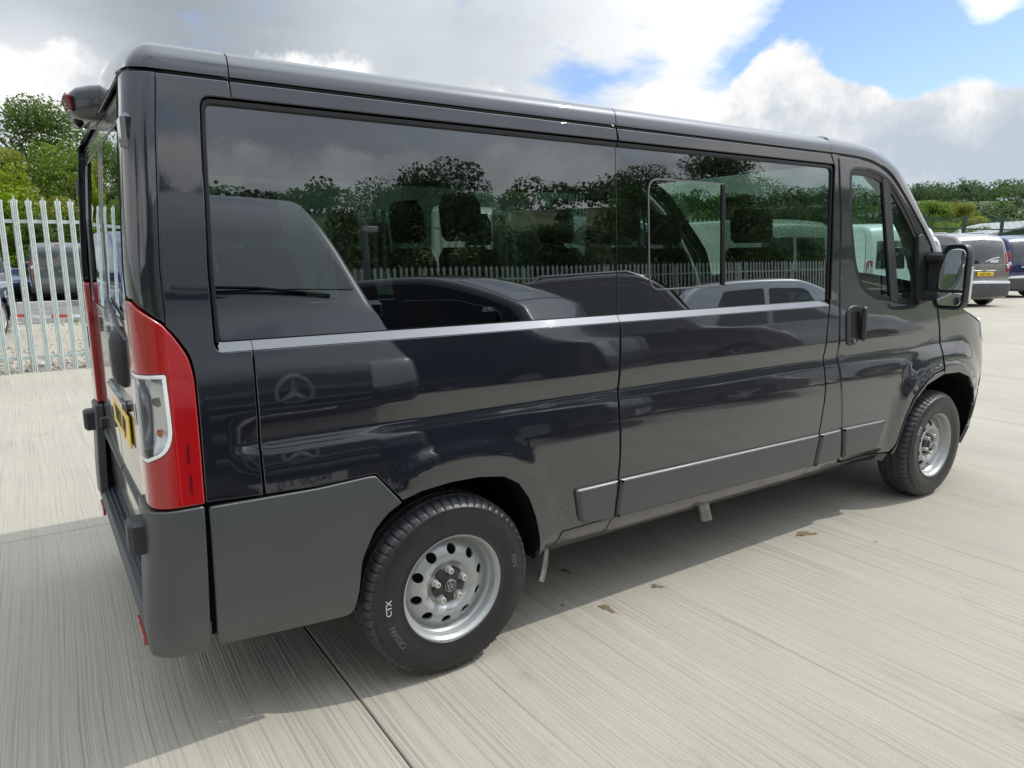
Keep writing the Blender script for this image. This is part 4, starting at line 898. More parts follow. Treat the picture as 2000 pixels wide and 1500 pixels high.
def wing_mirror():
    for sg in (-1, 1):
        c0 = np.array((4.175, 1.132)); u = np.array((.06, .998)); nrm = np.array((.998, -.06))    # glass plane: u across, nrm forward (x, |y|)
        def pt(a, b, z): q = c0 + u * a + nrm * b; return (q[0], sg * q[1], z)
        def ring(b, ka, z0, z1, n=28, sh=0):
            out = []; zc, hh = (z0 + z1) / 2, (z1 - z0) / 2
            for t in np.linspace(0, 2 * math.pi, n, endpoint=False):
                cx, sx = math.cos(t), math.sin(t); a = sh + ka * math.copysign(abs(cx) ** .42, cx); zz = zc + hh * math.copysign(abs(sx) ** .42, sx)
                a -= .018 * (zz - zc) / hh * (1 if a < 0 else .0) * -1; out.append(pt(a, b, zz))
            return out
        rg = [ring(.016, .066, 1.222, 1.555), ring(.0, .074, 1.212, 1.566), ring(-.0, .079, 1.206, 1.571), ring(.02, .085, 1.202, 1.575), ring(.05, .085, 1.204, 1.575, sh=.002), ring(.09, .076, 1.215, 1.565, sh=.0), ring(.118, .058, 1.235, 1.54, sh=-.004), ring(.13, .025, 1.28, 1.48, sh=-.006)]
        h = MB().loft(rg, caps=True).build('wing_mirror', BLACKP, BUS)
        f = lambda a, z: np.stack([c0[0] + u[0] * a + nrm[0] * .006, sg * (c0[1] + u[1] * a + nrm[1] * .006), z], -1)
        gl = rounded([(-.064, 1.318, .015), (.066, 1.318, .015), (.066, 1.545, .05), (-.030, 1.545, .05), (-.066, 1.42, .04)], .02); g2 = rounded([(-.062, 1.228, .025), (.060, 1.228, .03), (.066, 1.300, .012), (-.066, 1.300, .012)], .02)
        for nm, g_ in (('mirror_glass', gl), ('wide_mirror_glass', g2)):
            V, N, F = panel_data(f, [g_ if sg > 0 else g_], gap=0, roll=.002, skirt=.006, ds=.05, dt=.05)
            tilt = np.array((-.99, -sg * .1, .0)) if nm == 'mirror_glass' else np.array((-.99, -sg * .1, .0)); tilt /= np.linalg.norm(tilt)
            if (np.cross(V[F[0][1]] - V[F[0][0]], V[F[0][2]] - V[F[0][0]]) @ tilt) < 0: F = [t[::-1] for t in F]
            mesh_obj(nm, V - np.array((nrm[0], sg * nrm[1], 0)) * .010, F, MIRR, h, smooth=False)
        cap = MB().loft([[pt(*q) for q in pts] for pts in ([(.060, .030, 1.26), (.0885, .030, 1.26), (.0905, .055, 1.26), (.075, .095, 1.26)], [(.060, .030, 1.45), (.0885, .030, 1.45), (.0905, .055, 1.45), (.075, .095, 1.45)])]).build('indicator', CLRL, h)
        arm = MB(); arm.box((4.195, sg * 1.03, 1.50), (.07, .12, .06), (0, 0, 0), bev=.02); arm.box((4.195, sg * 1.03, 1.28), (.07, .12, .06), bev=.02); arm.box((4.215, sg * 1.02, 1.385), (.03, .08, .22), bev=.012); arm.build('mirror_arm', BLACKP, BUS)
wing_mirror()
#MARK3

# ============================================================ OTHER VEHICLES
CARGL = mat('car_glass', (.010, .013, .014), rough=.03, var=.02, coat=1.); CARGL.node_tree.nodes['Principled BSDF'].inputs['Coat IOR'].default_value = 1.75
WME = {}
def car_wheel(parent, loc, r, flip, steel=False):
    key = (round(r, 3), steel)
    if key not in WME:
        w = .11; tp = [(r * .62, -w * .86), (r * .70, -w * 1.0), (r * .82, -w * 1.04), (r * .93, -w * .95), (r * .985, -w * .75), (r, -w * .4), (r * .985, -w * .37), (r * .985, -w * .30), (r, -w * .27), (r, w * .4), (r * .98, w * .8), (r * .8, w), (r * .6, w * .9)]
        V, F = lathe(tp, 56); t = mesh_obj('tyre', V, F, RUB, None, True); COL.objects.unlink(t)
        V, F = lathe([(r * .60, -w * .80), (r * .625, -w * .90), (r * .64, -w * .88), (r * .64, -w * .80), (r * .60, -w * .70), (r * .58, w * .5)], 48); mb = MB().add(V, F)
        ns = 7 if not steel else 0
        for i in range(ns):
            a = 2 * math.pi * i / ns; c, s = math.cos(a), math.sin(a); rr = r * .34
            mb.box((c * rr, -w * .74, s * rr), (r * .56, w * .16, r * .12), (0, -a, 0), bev=.01)
        mb.tube([(0, -w * .84, 0), (0, -w * .5, 0)], r * (.14 if not steel else .58), 20); m = mb.build('rim', RIM, None); COL.objects.unlink(m)
        d = MB().tube([(0, -w * .4, 0), (0, w * .6, 0)], r * .58, 24).build('brake_disc', DARK, None); COL.objects.unlink(d)
        WME[key] = (t.data, m.data, d.data)
    t, m, d = WME[key]; o = link(bpy.data.objects.new('wheel', t), parent); o.location = loc; o.rotation_euler = (0, 0, math.pi if flip else 0)
    link(bpy.data.objects.new('rim', m), o); link(bpy.data.objects.new('brake_disc', d), o); return o

def vehicle(name, label, cat, loc, head, pm, sp, group=None, plate=None, plate_f=None, z=0.):
    """head: direction of travel in radians from +x; local origin is the middle of the wheelbase on the ground"""
    L, W = sp['L'], sp['W']; rt = thing(name, label, cat, (loc[0], loc[1], z), head, group); prof = np.array(sp['prof'], float)
    cxm = (sp['wx'][0] + sp['wx'][1]) / 2
    Q = prof.copy()
    for _ in range(3):
        n = [Q[0]]
        for a, b in zip(Q[:-1], Q[1:]): n += [a * .75 + b * .25, a * .25 + b * .75]
        n.append(Q[-1]); Q = np.array(n)
    d = np.concatenate([[0], np.cumsum(np.linalg.norm(np.diff(Q, axis=0), axis=1))]); uu = np.linspace(0, d[-1], 400); X = np.interp(uu, d, Q[:, 0]); Z = np.interp(uu, d, Q[:, 1])
    T = np.stack([np.gradient(X), np.gradient(Z)], 1); T /= np.linalg.norm(T, axis=1)[:, None]
    belt, tum = sp['belt'], sp['tum']; tf = sp.get('tf', .16)
    def yh(x, zz):
        x = np.asarray(x, float); zz = np.asarray(zz, float)
        y = W - tum * np.maximum(zz - belt, 0) - .10 * np.maximum(.45 - zz, 0) - .02 * np.maximum(zz - .7, 0)
        y = y - tf * np.clip((x - (L - .95)) / .95, 0, 1.05) ** 2.2 - .09 * np.clip((.45 - x) / .45, 0, 1) ** 2.2
        for wx in sp['wx']:
            q = np.hypot(x - wx, zz - sp['r']) / (sp['r'] * 1.42); y = y + .018 * (1 - smooth01(q, .86, 1.04))
        y = y - .010 * np.exp(-((zz - sp.get('crease', .62)) / .03) ** 2)
        return y
    fs = lambda s, t: np.stack([s - cxm, -yh(s, t), np.asarray(t, float)], -1)
    rr = .07
    def fw(u, v):
        x = np.interp(u, uu, X); zz = np.interp(u, uu, Z); tx = np.interp(u, uu, T[:, 0]); tz = np.interp(u, uu, T[:, 1]); yy = yh(x, zz); v = np.asarray(v, float)
        dd = np.maximum((1 - np.abs(v)) * yy, 0); dep = np.where(dd < rr, rr - np.sqrt(np.maximum(rr * rr - (rr - dd) ** 2, 0)), 0) - sp.get('crown', .045) * (1 - v * v)
        return np.stack([x - cxm + tz * dep, v * yy, zz - tx * dep], -1)
    def U(x, zz): return uu[np.argmin((X - x) ** 2 + (Z - zz) ** 2)]
    # body: side skins and the wrap over the silhouette
    ins = np.stack([X + T[:, 1] * rr, Z - T[:, 0] * rr], 1)[4:-4:5]
    zb = sp.get('zb', .26); low = [(L - .12, zb)]
    for wx in sorted(sp['wx'], reverse=True):
        low += [(wx + sp['r'] * 1.2 * math.cos(a), max(zb, sp['r'] + sp['r'] * 1.2 * math.sin(a))) for a in np.linspace(R(-12), R(192), 17)]
    low += [(.12, zb)]
    ol = np.concatenate([ins, np.array(low)]); ol = dedupe(ol, .004)
    V, N, F = panel_data(fs, [ol], ds=.16, dt=.10, gap=0, roll=.004, skirt=.05, bh=.12)
    body = mesh_obj('body', np.concatenate([V, V * [1, -1, 1]]), list(F) + [tuple(i + len(V) for i in t[::-1]) for t in F], pm, rt, normals=np.concatenate([N, N * [1, -1, 1]]))
    vs = np.concatenate([-1 + .09 * np.linspace(0, 1, 6) ** 1.5, np.linspace(-.85, .85, 13), 1 - .09 * np.linspace(1, 0, 6) ** 1.5])
    us = uu[::4]; gu, gv = np.meshgrid(us, vs, indexing='ij'); Vw = fw(gu.ravel(), gv.ravel()); nv = len(vs)
    Fw = [(i * nv + j, (i + 1) * nv + j, (i + 1) * nv + j + 1, i * nv + j + 1) for i in range(len(us) - 1) for j in range(nv - 1)]
    mesh_obj('bonnet_and_roof', Vw, Fw, pm, rt, True)
    MB().box(((L / 2 - cxm), 0, .36), (L - .5, W * 1.75, .16)).build('underbody', DARK, rt, smooth=False)
    for wx in sp['wx']:
        for sg in (-1, 1):
            car_wheel(rt, (wx - cxm, sg * (W - .13), sp['r']), sp['r'], sg > 0, sp.get('steel', False))
            rg = [(wx - cxm + sp['r'] * 1.2 * math.cos(a), sp['r'] * (1 + 1.2 * math.sin(a))) for a in np.linspace(R(-12), R(192), 14)]
            mb = MB(); mb.loft([[(x, sg * (W - .01), q) for x, q in rg], [(x, sg * (W - .32), q) for x, q in rg]], closed=False); mb.add([(wx - cxm, sg * (W - .30), .3)] + [(x, sg * (W - .30), q) for x, q in rg], [(0, i + 1, i + 2) for i in range(13)]); mb.build('wheel_arch', DARK, rt)
    for nm, m_, pts, *o_ in sp.get('side', []):
        o_ = o_[0] if o_ else .005
        V, N, F = panel_data(fs, [rounded(pts, .05)], ds=.12, dt=.1, gap=0, roll=.006, skirt=.01, off=o_, bh=.08)
        for sg in (1, -1): mesh_obj(nm, V * [1, sg, 1], F if sg > 0 else [t[::-1] for t in F], m_ or pm, rt, normals=N * [1, sg, 1])
    for nm, m_, pts, *o_ in sp.get('wrap', []):
        off = o_[0] if o_ else .005; sym = o_[1] if len(o_) > 1 else False
        p2 = [(U(x, zz), v) + ((q,) if q else ()) for (x, zz, v, q) in [(p + (None,))[:4] if len(p) == 3 else p for p in pts]]
        p2 = rounded(p2, .04)
        for sg in ((1, -1) if sym else (1,)):
            a = p2 * [1, sg]; V, N, F = panel_data(fw, [a], ds=.10, dt=.12, gap=0, roll=.006, skirt=.01, off=off, bh=.07); mesh_obj(nm, V, F, m_ or pm, rt, normals=N)
    def put_plate(s, rear):
        zz = sp['plate_z'][0 if rear else 1]; u = U(-.2 if rear else L + .2, zz); c = fw(np.array([u]), np.array([0.]))[0]; sgn = -1 if rear else 1
        pb = MB().box((c[0] + sgn * .012, 0, zz), (.012, .52, .112), bev=.003).build('number_plate', YEL if rear else WHP, rt)
        text_obj('plate_text', s, .098, INK, pb, (c[0] + sgn * .0195, 0, zz - .002), (math.pi / 2, 0, -math.pi / 2 if rear else math.pi / 2), sx=.80, bold=.0015)
    if plate: put_plate(plate, True)
    if plate_f: put_plate(plate_f, False)
    if sp.get('mirror'):
        mx, mz = sp['mirror']
        for sg in (-1, 1):
            y0 = float(yh(mx, mz)); mb = MB(); mb.box((mx - cxm, sg * (y0 + .11), mz + .02), (.12, .20, .16), bev=.035); mb.box((mx - cxm + .02, sg * (y0 + .01), mz - .03), (.07, .10, .05), bev=.01); mb.build('door_mirror', pm, rt)
    if sp.get('rails'):
        x0, x1, zr = sp['rails']
        for sg in (-1, 1):
            y = sg * (float(yh(1.5, zr)) - .09); MB().tube([(x0 - cxm, y, zr - .05), (x0 + .12 - cxm, y, zr + .03), (x1 - .25 - cxm, y, zr + .03), (x1 - cxm, y, zr - .06)], .018, 8).build('roof_rail', mat('rail_silver', (.5, .52, .53), .3, metal=.6), rt)
    for fn in sp.get('extra', []): fn(rt, fw, fs, U, cxm, L, W)
    return rt
BMP = mat('bumper_grey', (.06, .062, .065), .5, var=.1)
SILV = mat('satin_silver', (.55, .56, .56), .3, metal=.5)
def mpv_spec():
    pr = [(.10, .24), (.0, .34), (-.02, .60), (.05, .74), (.07, 1.06), (.15, 1.50), (.26, 1.86), (.62, 1.97), (2.2, 2.0), (2.95, 1.93), (3.75, 1.36), (3.95, 1.25), (4.45, 1.10), (4.62, .86), (4.64, .5), (4.55, .26)]
    def ex(rt, fw, fs, U, cxm, L, W):
        for v in (-.46, .36):
            c = fw(np.array([U(.22, 1.80)]), np.array([v]))[0]; MB().box(c + [-.01, 0, -.05], (.03, .12, .09), (0, .3, 0), bev=.012).build('window_hinge', BLACKP, rt)
        c = fw(np.array([U(.2, 1.86)]), np.array([0.]))[0]; MB().box(c + [-.01, 0, 0], (.02, .24, .025), bev=.006).build('high_brake_light', REDL, rt)
        c = fw(np.array([U(.1, 1.2)]), np.array([0.]))[0]; MB().tube([c + [-.02, 0, .02], c + [-.03, -.2, .10], c + [-.02, -.42, .14]], .012, 6).build('rear_wiper', SILV, rt)
        c = fw(np.array([U(.06, 1.0)]), np.array([0.]))[0]; MB().tube([c + [-.03, 0, 0], c + [-.01, 0, 0]], .045, 16).build('round_badge', CHROME, rt)
        c = fw(np.array([U(.09, 1.22)]), np.array([-.35]))[0]; MB().box(c + [-.012, 0, .02], (.004, .26, .08)).build('window_sticker', WHP, rt)
    return dict(L=4.6, W=.93, belt=1.0, tum=.16, r=.335, wx=(.80, 3.62), zb=.28, prof=pr, plate_z=(.90, .55), crown=.05, mirror=(3.25, 1.15), rails=(.7, 3.0, 2.0), extra=[ex],
        side=[('side_window', CARGL, [(.42, 1.18), (1.15, 1.18), (1.15, 1.72), (.50, 1.70)]), ('side_window', CARGL, [(1.25, 1.16), (2.25, 1.14), (2.25, 1.74), (1.25, 1.74)]), ('side_window', CARGL, [(2.33, 1.13), (3.40, 1.12), (3.25, 1.35), (2.80, 1.70), (2.33, 1.74)]), ('rubbing_strip', BMP, [(1.2, .48), (3.1, .48), (3.1, .60), (1.2, .60)], .012), ('tail_light', REDL, [(.10, .92), (.22, .92), (.30, 1.46), (.20, 1.46)], .012)],
        wrap=[('rear_window', CARGL, [(.08, 1.18, -.80), (.08, 1.18, .80), (.24, 1.80, .84), (.24, 1.80, -.84)]), ('rear_bumper', BMP, [(.03, .32, -.99), (.03, .32, .99), (.03, .70, .99), (.03, .70, -.99)], .03), ('bumper_trim', SILV, [(.0, .62, -.99), (.0, .62, .99), (.03, .68, .99), (.03, .68, -.99)], .036), ('handle_bar', SILV, [(.06, 1.01 - .03, -.42), (.06, .98, .42), (.06, 1.005, .42), (.06, 1.005, -.42)], .012),
              ('tail_light', REDL, [(.05, .95, .84), (.05, .95, .995), (.2, 1.50, .995), (.17, 1.46, .90)], .012, True), ('reverse_lens', CLRL, [(.055, 1.05, .86), (.055, 1.05, .985), (.08, 1.16, .985), (.08, 1.16, .86)], .018, True),
              ('windscreen', CARGL, [(3.78, 1.34, -.88), (3.05, 1.88, -.84), (3.05, 1.88, .84), (3.78, 1.34, .88)]), ('headlight', CLRL, [(4.58, .82, .55), (4.45, 1.04, .60), (4.40, 1.05, .97), (4.58, .86, .97)], .01, True), ('grille', BLACKP, [(4.64, .50, -.5), (4.60, .84, -.5), (4.60, .84, .5), (4.64, .50, .5)], .008)])
MP = mpv_spec(); hd = math.atan2(.925, .38)
gM = 'small people carriers parked in a row on the far right'
vehicle('parked_van', 'taupe grey people carrier seen from behind just beyond the wing mirror', 'van', (22.5, 8.1), hd, paint('taupe', (.21, .195, .19), metal=.5, coat=.8), MP, gM, plate='EC21 GYR', plate_f='EC21 GYR')
vehicle('parked_van', 'dark blue people carrier cut by the right edge of the photo', 'van', (27.95, 9.05), hd, paint('navy', (.010, .020, .085), metal=.4, coat=.9), MP, gM, plate='SD21 VKX', plate_f='SD21 VKX')
vehicle('parked_van', 'silver people carrier mostly hidden between windscreen and wing mirror', 'van', (19.45, 8.35), hd, paint('silver', (.38, .39, .42), metal=.5, coat=.8), MP, gM, plate='BT21 OKF', plate_f='BT21 OKF')

def panelvan_spec(H=1.97, L=5.0, W=.95, windows=True, front=None, high=0, rearwin=True):
    pr = [(.08, .30), (.0, .38), (-.02, .58), (.03, .70), (.05, 1.1), (.10, H - .35), (.16, H - .06), (.45, H), (L - 2.6, H + .02), (L - 1.95, H - .03), (L - 1.0, 1.38 + high), (L - .82, 1.22 + high), (L - .25, 1.03 + high), (L - .05, .82 + high), (L, .5), (L - .08, .28)]
    zw = H - .28
    side = [('side_window', CARGL, [(L - 2.55, 1.16 + high), (L - 1.12, 1.12 + high), (L - 1.22, 1.30 + high), (L - 1.80, zw), (L - 2.55, zw + .02)]), ('rubbing_strip', BMP, [(1.35, .46), (L - 1.5, .46), (L - 1.5, .60), (1.35, .60)], .012)]
    if windows: side += [('side_window', CARGL, [(L - 3.75, 1.16 + high), (L - 2.68, 1.16 + high), (L - 2.68, zw + .02), (L - 3.75, zw + .02)])]
    wr = [('rear_bumper', BMP, [(.03, .34, -.99), (.03, .34, .99), (.03, .64, .99), (.03, .64, -.99)], .04), ('tail_light', REDL, [(.03, .86, .88), (.03, .86, .995), (.08, 1.38, .995), (.08, 1.38, .90)], .012, True), ('reverse_lens', CLRL, [(.04, 1.12, .90), (.04, 1.12, .985), (.06, 1.24, .985), (.06, 1.24, .90)], .018, True),
          ('windscreen', CARGL, [(L - 1.02, 1.42 + high, -.90), (L - 1.86, H - .09, -.85), (L - 1.86, H - .09, .85), (L - 1.02, 1.42 + high, .90)]), ('headlight', GREYL, [(L - .02, .80 + high, .58), (L - .16, 1.02 + high, .62), (L - .2, 1.04 + high, .96), (L - .04, .82 + high, .96)], .01, True), ('front_bumper', BMP, [(L, .32, -.97), (L, .55, -.97), (L, .55, .97), (L, .32, .97)], .02)]
    if rearwin: wr += [('rear_window', CARGL, [(.06, 1.22, -.82), (.06, 1.22, -.04), (.11, zw, -.04), (.11, zw, -.80)]), ('rear_window', CARGL, [(.06, 1.22, .04), (.06, 1.22, .82), (.11, zw, .80), (.11, zw, .04)])]
    if front != 'star': wr += [('grille', BLACKP, [(L, .60, -.55), (L - .06, .82 + high, -.55), (L - .06, .82 + high, .55), (L, .60, .55)], .008)]
    sp = dict(L=L, W=W, belt=1.05, tum=.10, r=.34, wx=(.98, L - .92), zb=.32, prof=pr, plate_z=(.78, .46), crown=.04, mirror=(L - 1.30, 1.24 + high), side=side, wrap=wr, steel=True)
    return sp
def badge_rear(rt, fw, fs, U, cxm, L, W):
    c = fw(np.array([U(.05, 1.02)]), np.array([0.]))[0]; mb = MB(); mb.tube([c + [-.015, .06 * math.cos(t), .06 * math.sin(t)] for t in np.linspace(0, 6.283, 24)], .008, 6, caps=False); mb.box(c + [-.015, 0, 0], (.012, .16, .028)); mb.build('ring_badge', CHROME, rt)
    c = fw(np.array([U(.16, 1.9)]), np.array([0.]))[0]; MB().box(c + [-.01, 0, -.01], (.03, .22, .035), bev=.008).build('high_brake_light', REDL, rt)
    c = fw(np.array([U(.05, 1.18)]), np.array([0.]))[0]; MB().tube([c + [-.02, -.5, .05], c + [-.03, -.1, -.02], c + [-.03, .1, -.02], c + [-.02, .5, .04]], .010, 6).build('rear_wiper', SEAL, rt)
s1 = panelvan_spec(); s1['extra'] = [badge_rear]
vehicle('parked_van', 'grey panel van seen from behind through the galvanised fence, round badge on its doors', 'van', (.95, 28.0), R(88), paint('mid_grey', (.09, .095, .10), metal=.4), s1, None, plate=None)
def hatch_spec(H=1.50, L=4.3, W=.89, suv=False, fast=0.):
    b = .95 if not suv else 1.02
    pr = [(.14, .24), (.02, .34), (.0, .62), (.06, .80), (.10, b + .02), (.30 + fast, H - .28), (.55 + fast, H - .05), (1.0 + fast * .6, H), (2.05, H + .01), (2.45, H - .03), (3.10, b + .13), (3.25, b + .06), (L - .35, b - .12), (L - .06, b - .28), (L, .50), (L - .08, .24)]
    zt = H - .12
    side = [('side_window', CARGL, [(.75 + fast * .4, b + .06), (1.72, b + .04), (1.72, zt), (1.05 + fast * .4, zt - .03)]), ('side_window', CARGL, [(1.80, b + .04), (2.95, b + .03), (2.35, zt - .03), (1.80, zt)])]
    wr = [('windscreen', CARGL, [(3.12, b + .15, -.86), (2.50, H - .06, -.80), (2.50, H - .06, .80), (3.12, b + .15, .86)]), ('rear_window', CARGL, [(.14, b + .10, -.78), (.14, b + .10, .78), (.44 + fast, H - .12, .74), (.44 + fast, H - .12, -.74)]), ('headlight', CLRL, [(L - .03, .62, .55), (L - .20, .76, .52), (L - .36, .82, .97), (L - .05, .64, .97)], .01, True), ('tail_light', REDL, [(.04, .72, .62), (.04, .72, .99), (.09, .92, .99), (.09, .92, .62)], .01, True),
          ('grille', BLACKP, [(L, .30, -.62), (L - .02, .56, -.5), (L - .02, .56, .5), (L, .30, .62)], .008), ('badge_bar', CHROME, [(L - .02, .60, -.40), (L - .03, .64, -.40), (L - .03, .64, .40), (L - .02, .60, .40)], .012)]
    sp = dict(L=L, W=W, belt=b, tum=.34, r=.32 if not suv else .35, wx=(.78, L - .86), zb=.24, prof=pr, plate_z=(.55, .46), crown=.05, mirror=(2.85, b + .06), side=side, wrap=wr, crease=.72)
    if suv: sp['rails'] = (.8, 2.4, H + .02); sp['side'].append(('sill_cladding', BMP, [(1.15, .27), (L - 1.3, .27), (L - 1.3, .38), (1.15, .38)], .012))
    return sp
vehicle('parked_car', 'blue hatchback facing the camera behind the left end of the fence', 'car', (-1.65, 29.2), R(-62), paint('mid_blue', (.035, .07, .19), metal=.4), hatch_spec(1.52, 4.2), None)
vehicle('parked_van', 'dark blue van close behind the fence, only its front wheel inside the left edge', 'van', (-1.80, 12.8), R(-100), paint('deep_blue', (.010, .024, .085), metal=.3), panelvan_spec(2.05, 5.2), None)
vehicle('parked_car', 'white car beyond the rear edge of the minibus, bonnet just right of the grey van', 'car', (3.5, 24.0), R(200), paint('white', (.70, .71, .72)), hatch_spec(1.48, 4.2), None)
# white vans beyond the minibus, seen through its glass
gW = 'white vans seen through the minibus windows'
for x, y, h, H, lab, pl in ((10.9, 6.7, 78, 2.05, 'white van seen through the cab side glass of the minibus', 'MX20 LHZ'), (13.4, 6.2, 78, 2.0, 'white van furthest right of those seen through the minibus glass', 'YE19 TUC'),
                    (8.2, 12.9, 92, 2.5, 'tall white van behind the fence seen through the middle of the long side window', 'FN70 WZA'), (5.4, 13.1, 90, 2.45, 'tall white van behind the fence seen through the rear of the long side window', 'VK69 ORD')):
    vehicle('parked_van', lab, 'van', (x, y), R(h), paint('white', (.70, .71, .72)), panelvan_spec(H, 5.2, windows=False, high=.05 if H > 2.2 else 0), gW, plate=pl)
# vehicles behind the photographer, mirrored in the minibus
def star_front(rt, fw, fs, U, cxm, L, W):
    for i in range(4):
        zz = .66 + i * .105; u = U(L, zz); mb = MB(); pts = [fw(np.array([u]), np.array([v]))[0] + [.012, 0, 0] for v in np.linspace(-.56, .56, 9)]; mb.tube(pts, .020, 6); mb.build('grille_slat', mat('slat_grey', (.10, .105, .11), .2, metal=.6), rt)
    c = fw(np.array([U(L, .94)]), np.array([0.]))[0] + [.04, 0, .0]; mb = MB(); r_ = .105
    mb.tube([c + [0, r_ * math.cos(t), r_ * math.sin(t)] for t in np.linspace(0, 6.2832, 40)], .010, 8, caps=False)
    for k in range(3):
        a = R(90 + 120 * k); tip = c + [0, r_ * math.cos(a), r_ * math.sin(a)]; mb.tube([c + [.0, 0, 0], c * .5 + tip * .5, tip], [.021, .011, .004], 6)
    mb.build('star_badge', SILV, rt)
    c = fw(np.array([U(L - 1.02, 1.5)]), np.array([0.]))[0]
    MB().tube([c + [.03, -.62, -.04], c + [.0, -.1, .03], c + [-.02, .48, .06]], .012, 6).build('wiper', SEAL, rt)
    MB().tube([c + [.03, .05, -.05], c + [.0, .45, .02], c + [-.04, .75, .03]], .012, 6).build('wiper', SEAL, rt)
sv = panelvan_spec(2.42, 5.9, 1.0, front='star', high=.10, windows=False); sv['wrap'].append(('grille', SEAL, [(5.9, .60, -.60), (5.80, 1.02, -.66), (5.80, 1.02, .66), (5.9, .60, .60)], .006)); sv['extra'] = [star_front]
vehicle('parked_van', 'large dark blue van with a star badge facing the minibus, mirrored in its rear side', 'van', (1.08, -5.95), R(90), paint('graphite', (.010, .013, .022)), sv, None, plate='NX20 TTJ', plate_f='NX20 TTJ')
gR = 'cars parked behind the photographer'
vehicle('parked_van', 'small dark van mirrored low in the long side window beside the large van', 'van', (4.5, -6.7), R(62), paint('ink', (.010, .014, .024)), panelvan_spec(1.72, 4.3, .90, windows=False), gR, plate='BN22 EKX', plate_f='BN22 EKX')
vehicle('parked_car', 'brown grey sport utility car with roof rails mirrored across the middle seam of the minibus', 'car', (7.4, -6.8), R(46), paint('brown_grey', (.075, .062, .060), metal=.4), hatch_spec(1.68, 4.5, .92, suv=True), gR, plate='VE21 PPV', plate_f='VE21 PPV')
vehicle('parked_car', 'pale silver hatchback mirrored in the front side window', 'car', (11.0, -6.9), R(40), paint('pale_silver', (.60, .62, .64), metal=.3), hatch_spec(1.52, 4.3), gR, plate='LM70 CXE', plate_f='LM70 CXE')
def cctv():
    t = thing('camera_pole', 'grey camera pole behind the parked cars, mirrored in the long side window', 'pole', (5.35, -12.0, 0))
    gm = mat('pole_grey', (.16, .17, .17), .5, metal=.4); MB().tube([(0, 0, 0), (0, 0, 3.25)], [.075, .06], 12).build('pole', gm, t); mb = MB(); mb.box((.12, 0, 3.02), (.32, .13, .13), bev=.02); mb.build('camera_body', mat('camera_white', (.5, .5, .5), .5), t)
    MB().tube([(0, 0, 3.2), (-.18, 0, 3.42)], .014, 6).build('antenna', gm, t); MB().box((.02, 0, 3.26), (.4, .03, .03)).build('bracket', gm, t)
cctv()

# ---- low white canopies beyond the green fence
def canopies():
    wm = mat('white_sheet', (.62, .64, .66), .6, var=.05)
    for x, y, w, h, r, lab in ((57.5, 19.0, 9, 3.55, .0, 'white shallow pitched roof beyond the green fence'), (64, 18.0, 9, 4.0, .0, 'second white pitched roof at the right edge beyond the green fence')):
        t = thing('canopy_building', lab, 'building', (x, y, 0), R(-35)); V = [(-w / 2, -3, h - 1.0), (0, -3, h), (w / 2, -3, h - 1.0), (-w / 2, 5, h - 1.0), (0, 5, h), (w / 2, 5, h - 1.0)]
        mb = MB(); mb.add(V, [(0, 1, 4, 3), (1, 2, 5, 4)]); V2 = [(a, b, c - .12) for a, b, c in V]; mb.add(V2, [(0, 3, 4, 1), (1, 4, 5, 2)]); mb.add([V[0], V[1], V[2], V2[2], V2[1], V2[0]], [(0, 5, 4, 1), (1, 4, 3, 2)]); mb.build('roof', wm, t, smooth=False)
        MB().box((0, 1, (h - 1.1) / 2), (w - .6, 7, h - 1.1)).build('wall', mat('wall_grey', (.25, .27, .28), .8), t, smooth=False)  # walls in one even grey
canopies()

# ============================================================ TREES
def leafmat(name, c, var=.35):
    m, nt, b, N, L = nodes_of(name); nt.nodes.remove(b); out = nt.nodes['Material Output']
    tc = N('ShaderNodeTexCoord'); n = N('ShaderNodeTexNoise'); n.inputs['Scale'].default_value = .9; n.inputs['Detail'].default_value = 4; L(tc.outputs['Object'], n.inputs['Vector'])
    n2 = N('ShaderNodeTexNoise'); n2.inputs['Scale'].default_value = 14; n2.inputs['Detail'].default_value = 2; L(tc.outputs['Object'], n2.inputs['Vector'])
    ad = N('ShaderNodeMath'); ad.operation = 'ADD'; L(n.outputs['Fac'], ad.inputs[0]); ml = N('ShaderNodeMath'); ml.operation = 'MULTIPLY'; L(n2.outputs['Fac'], ml.inputs[0]); ml.inputs[1].default_value = .5; L(ml.outputs[0], ad.inputs[1])
    oi = N('ShaderNodeObjectInfo')
    r = N('ShaderNodeValToRGB'); L(ad.outputs[0], r.inputs[0]); e = r.color_ramp.elements; e[0].position = .55; e[1].position = .95
    e[0].color = (c[0] * (1 - var), c[1] * (1 - var * .8), c[2] * (1 - var * .5), 1); e[1].color = (c[0] * (1 + var * .75), c[1] * (1 + var * .7), c[2], 1)
    d = N('ShaderNodeBsdfDiffuse'); L(r.outputs[0], d.inputs[0]); t = N('ShaderNodeBsdfTranslucent'); L(r.outputs[0], t.inputs[0]); g = N('ShaderNodeBsdfGlossy'); g.inputs['Roughness'].default_value = .45; g.inputs[0].default_value = (.5, .5, .5, 1)
    m1 = N('ShaderNodeMixShader'); m1.inputs[0].default_value = .55; L(d.outputs[0], m1.inputs[1]); L(t.outputs[0], m1.inputs[2]); m2 = N('ShaderNodeMixShader'); m2.inputs[0].default_value = .04; L(m1.outputs[0], m2.inputs[1]); L(g.outputs[0], m2.inputs[2]); L(m2.outputs[0], out.inputs[0])
    return m
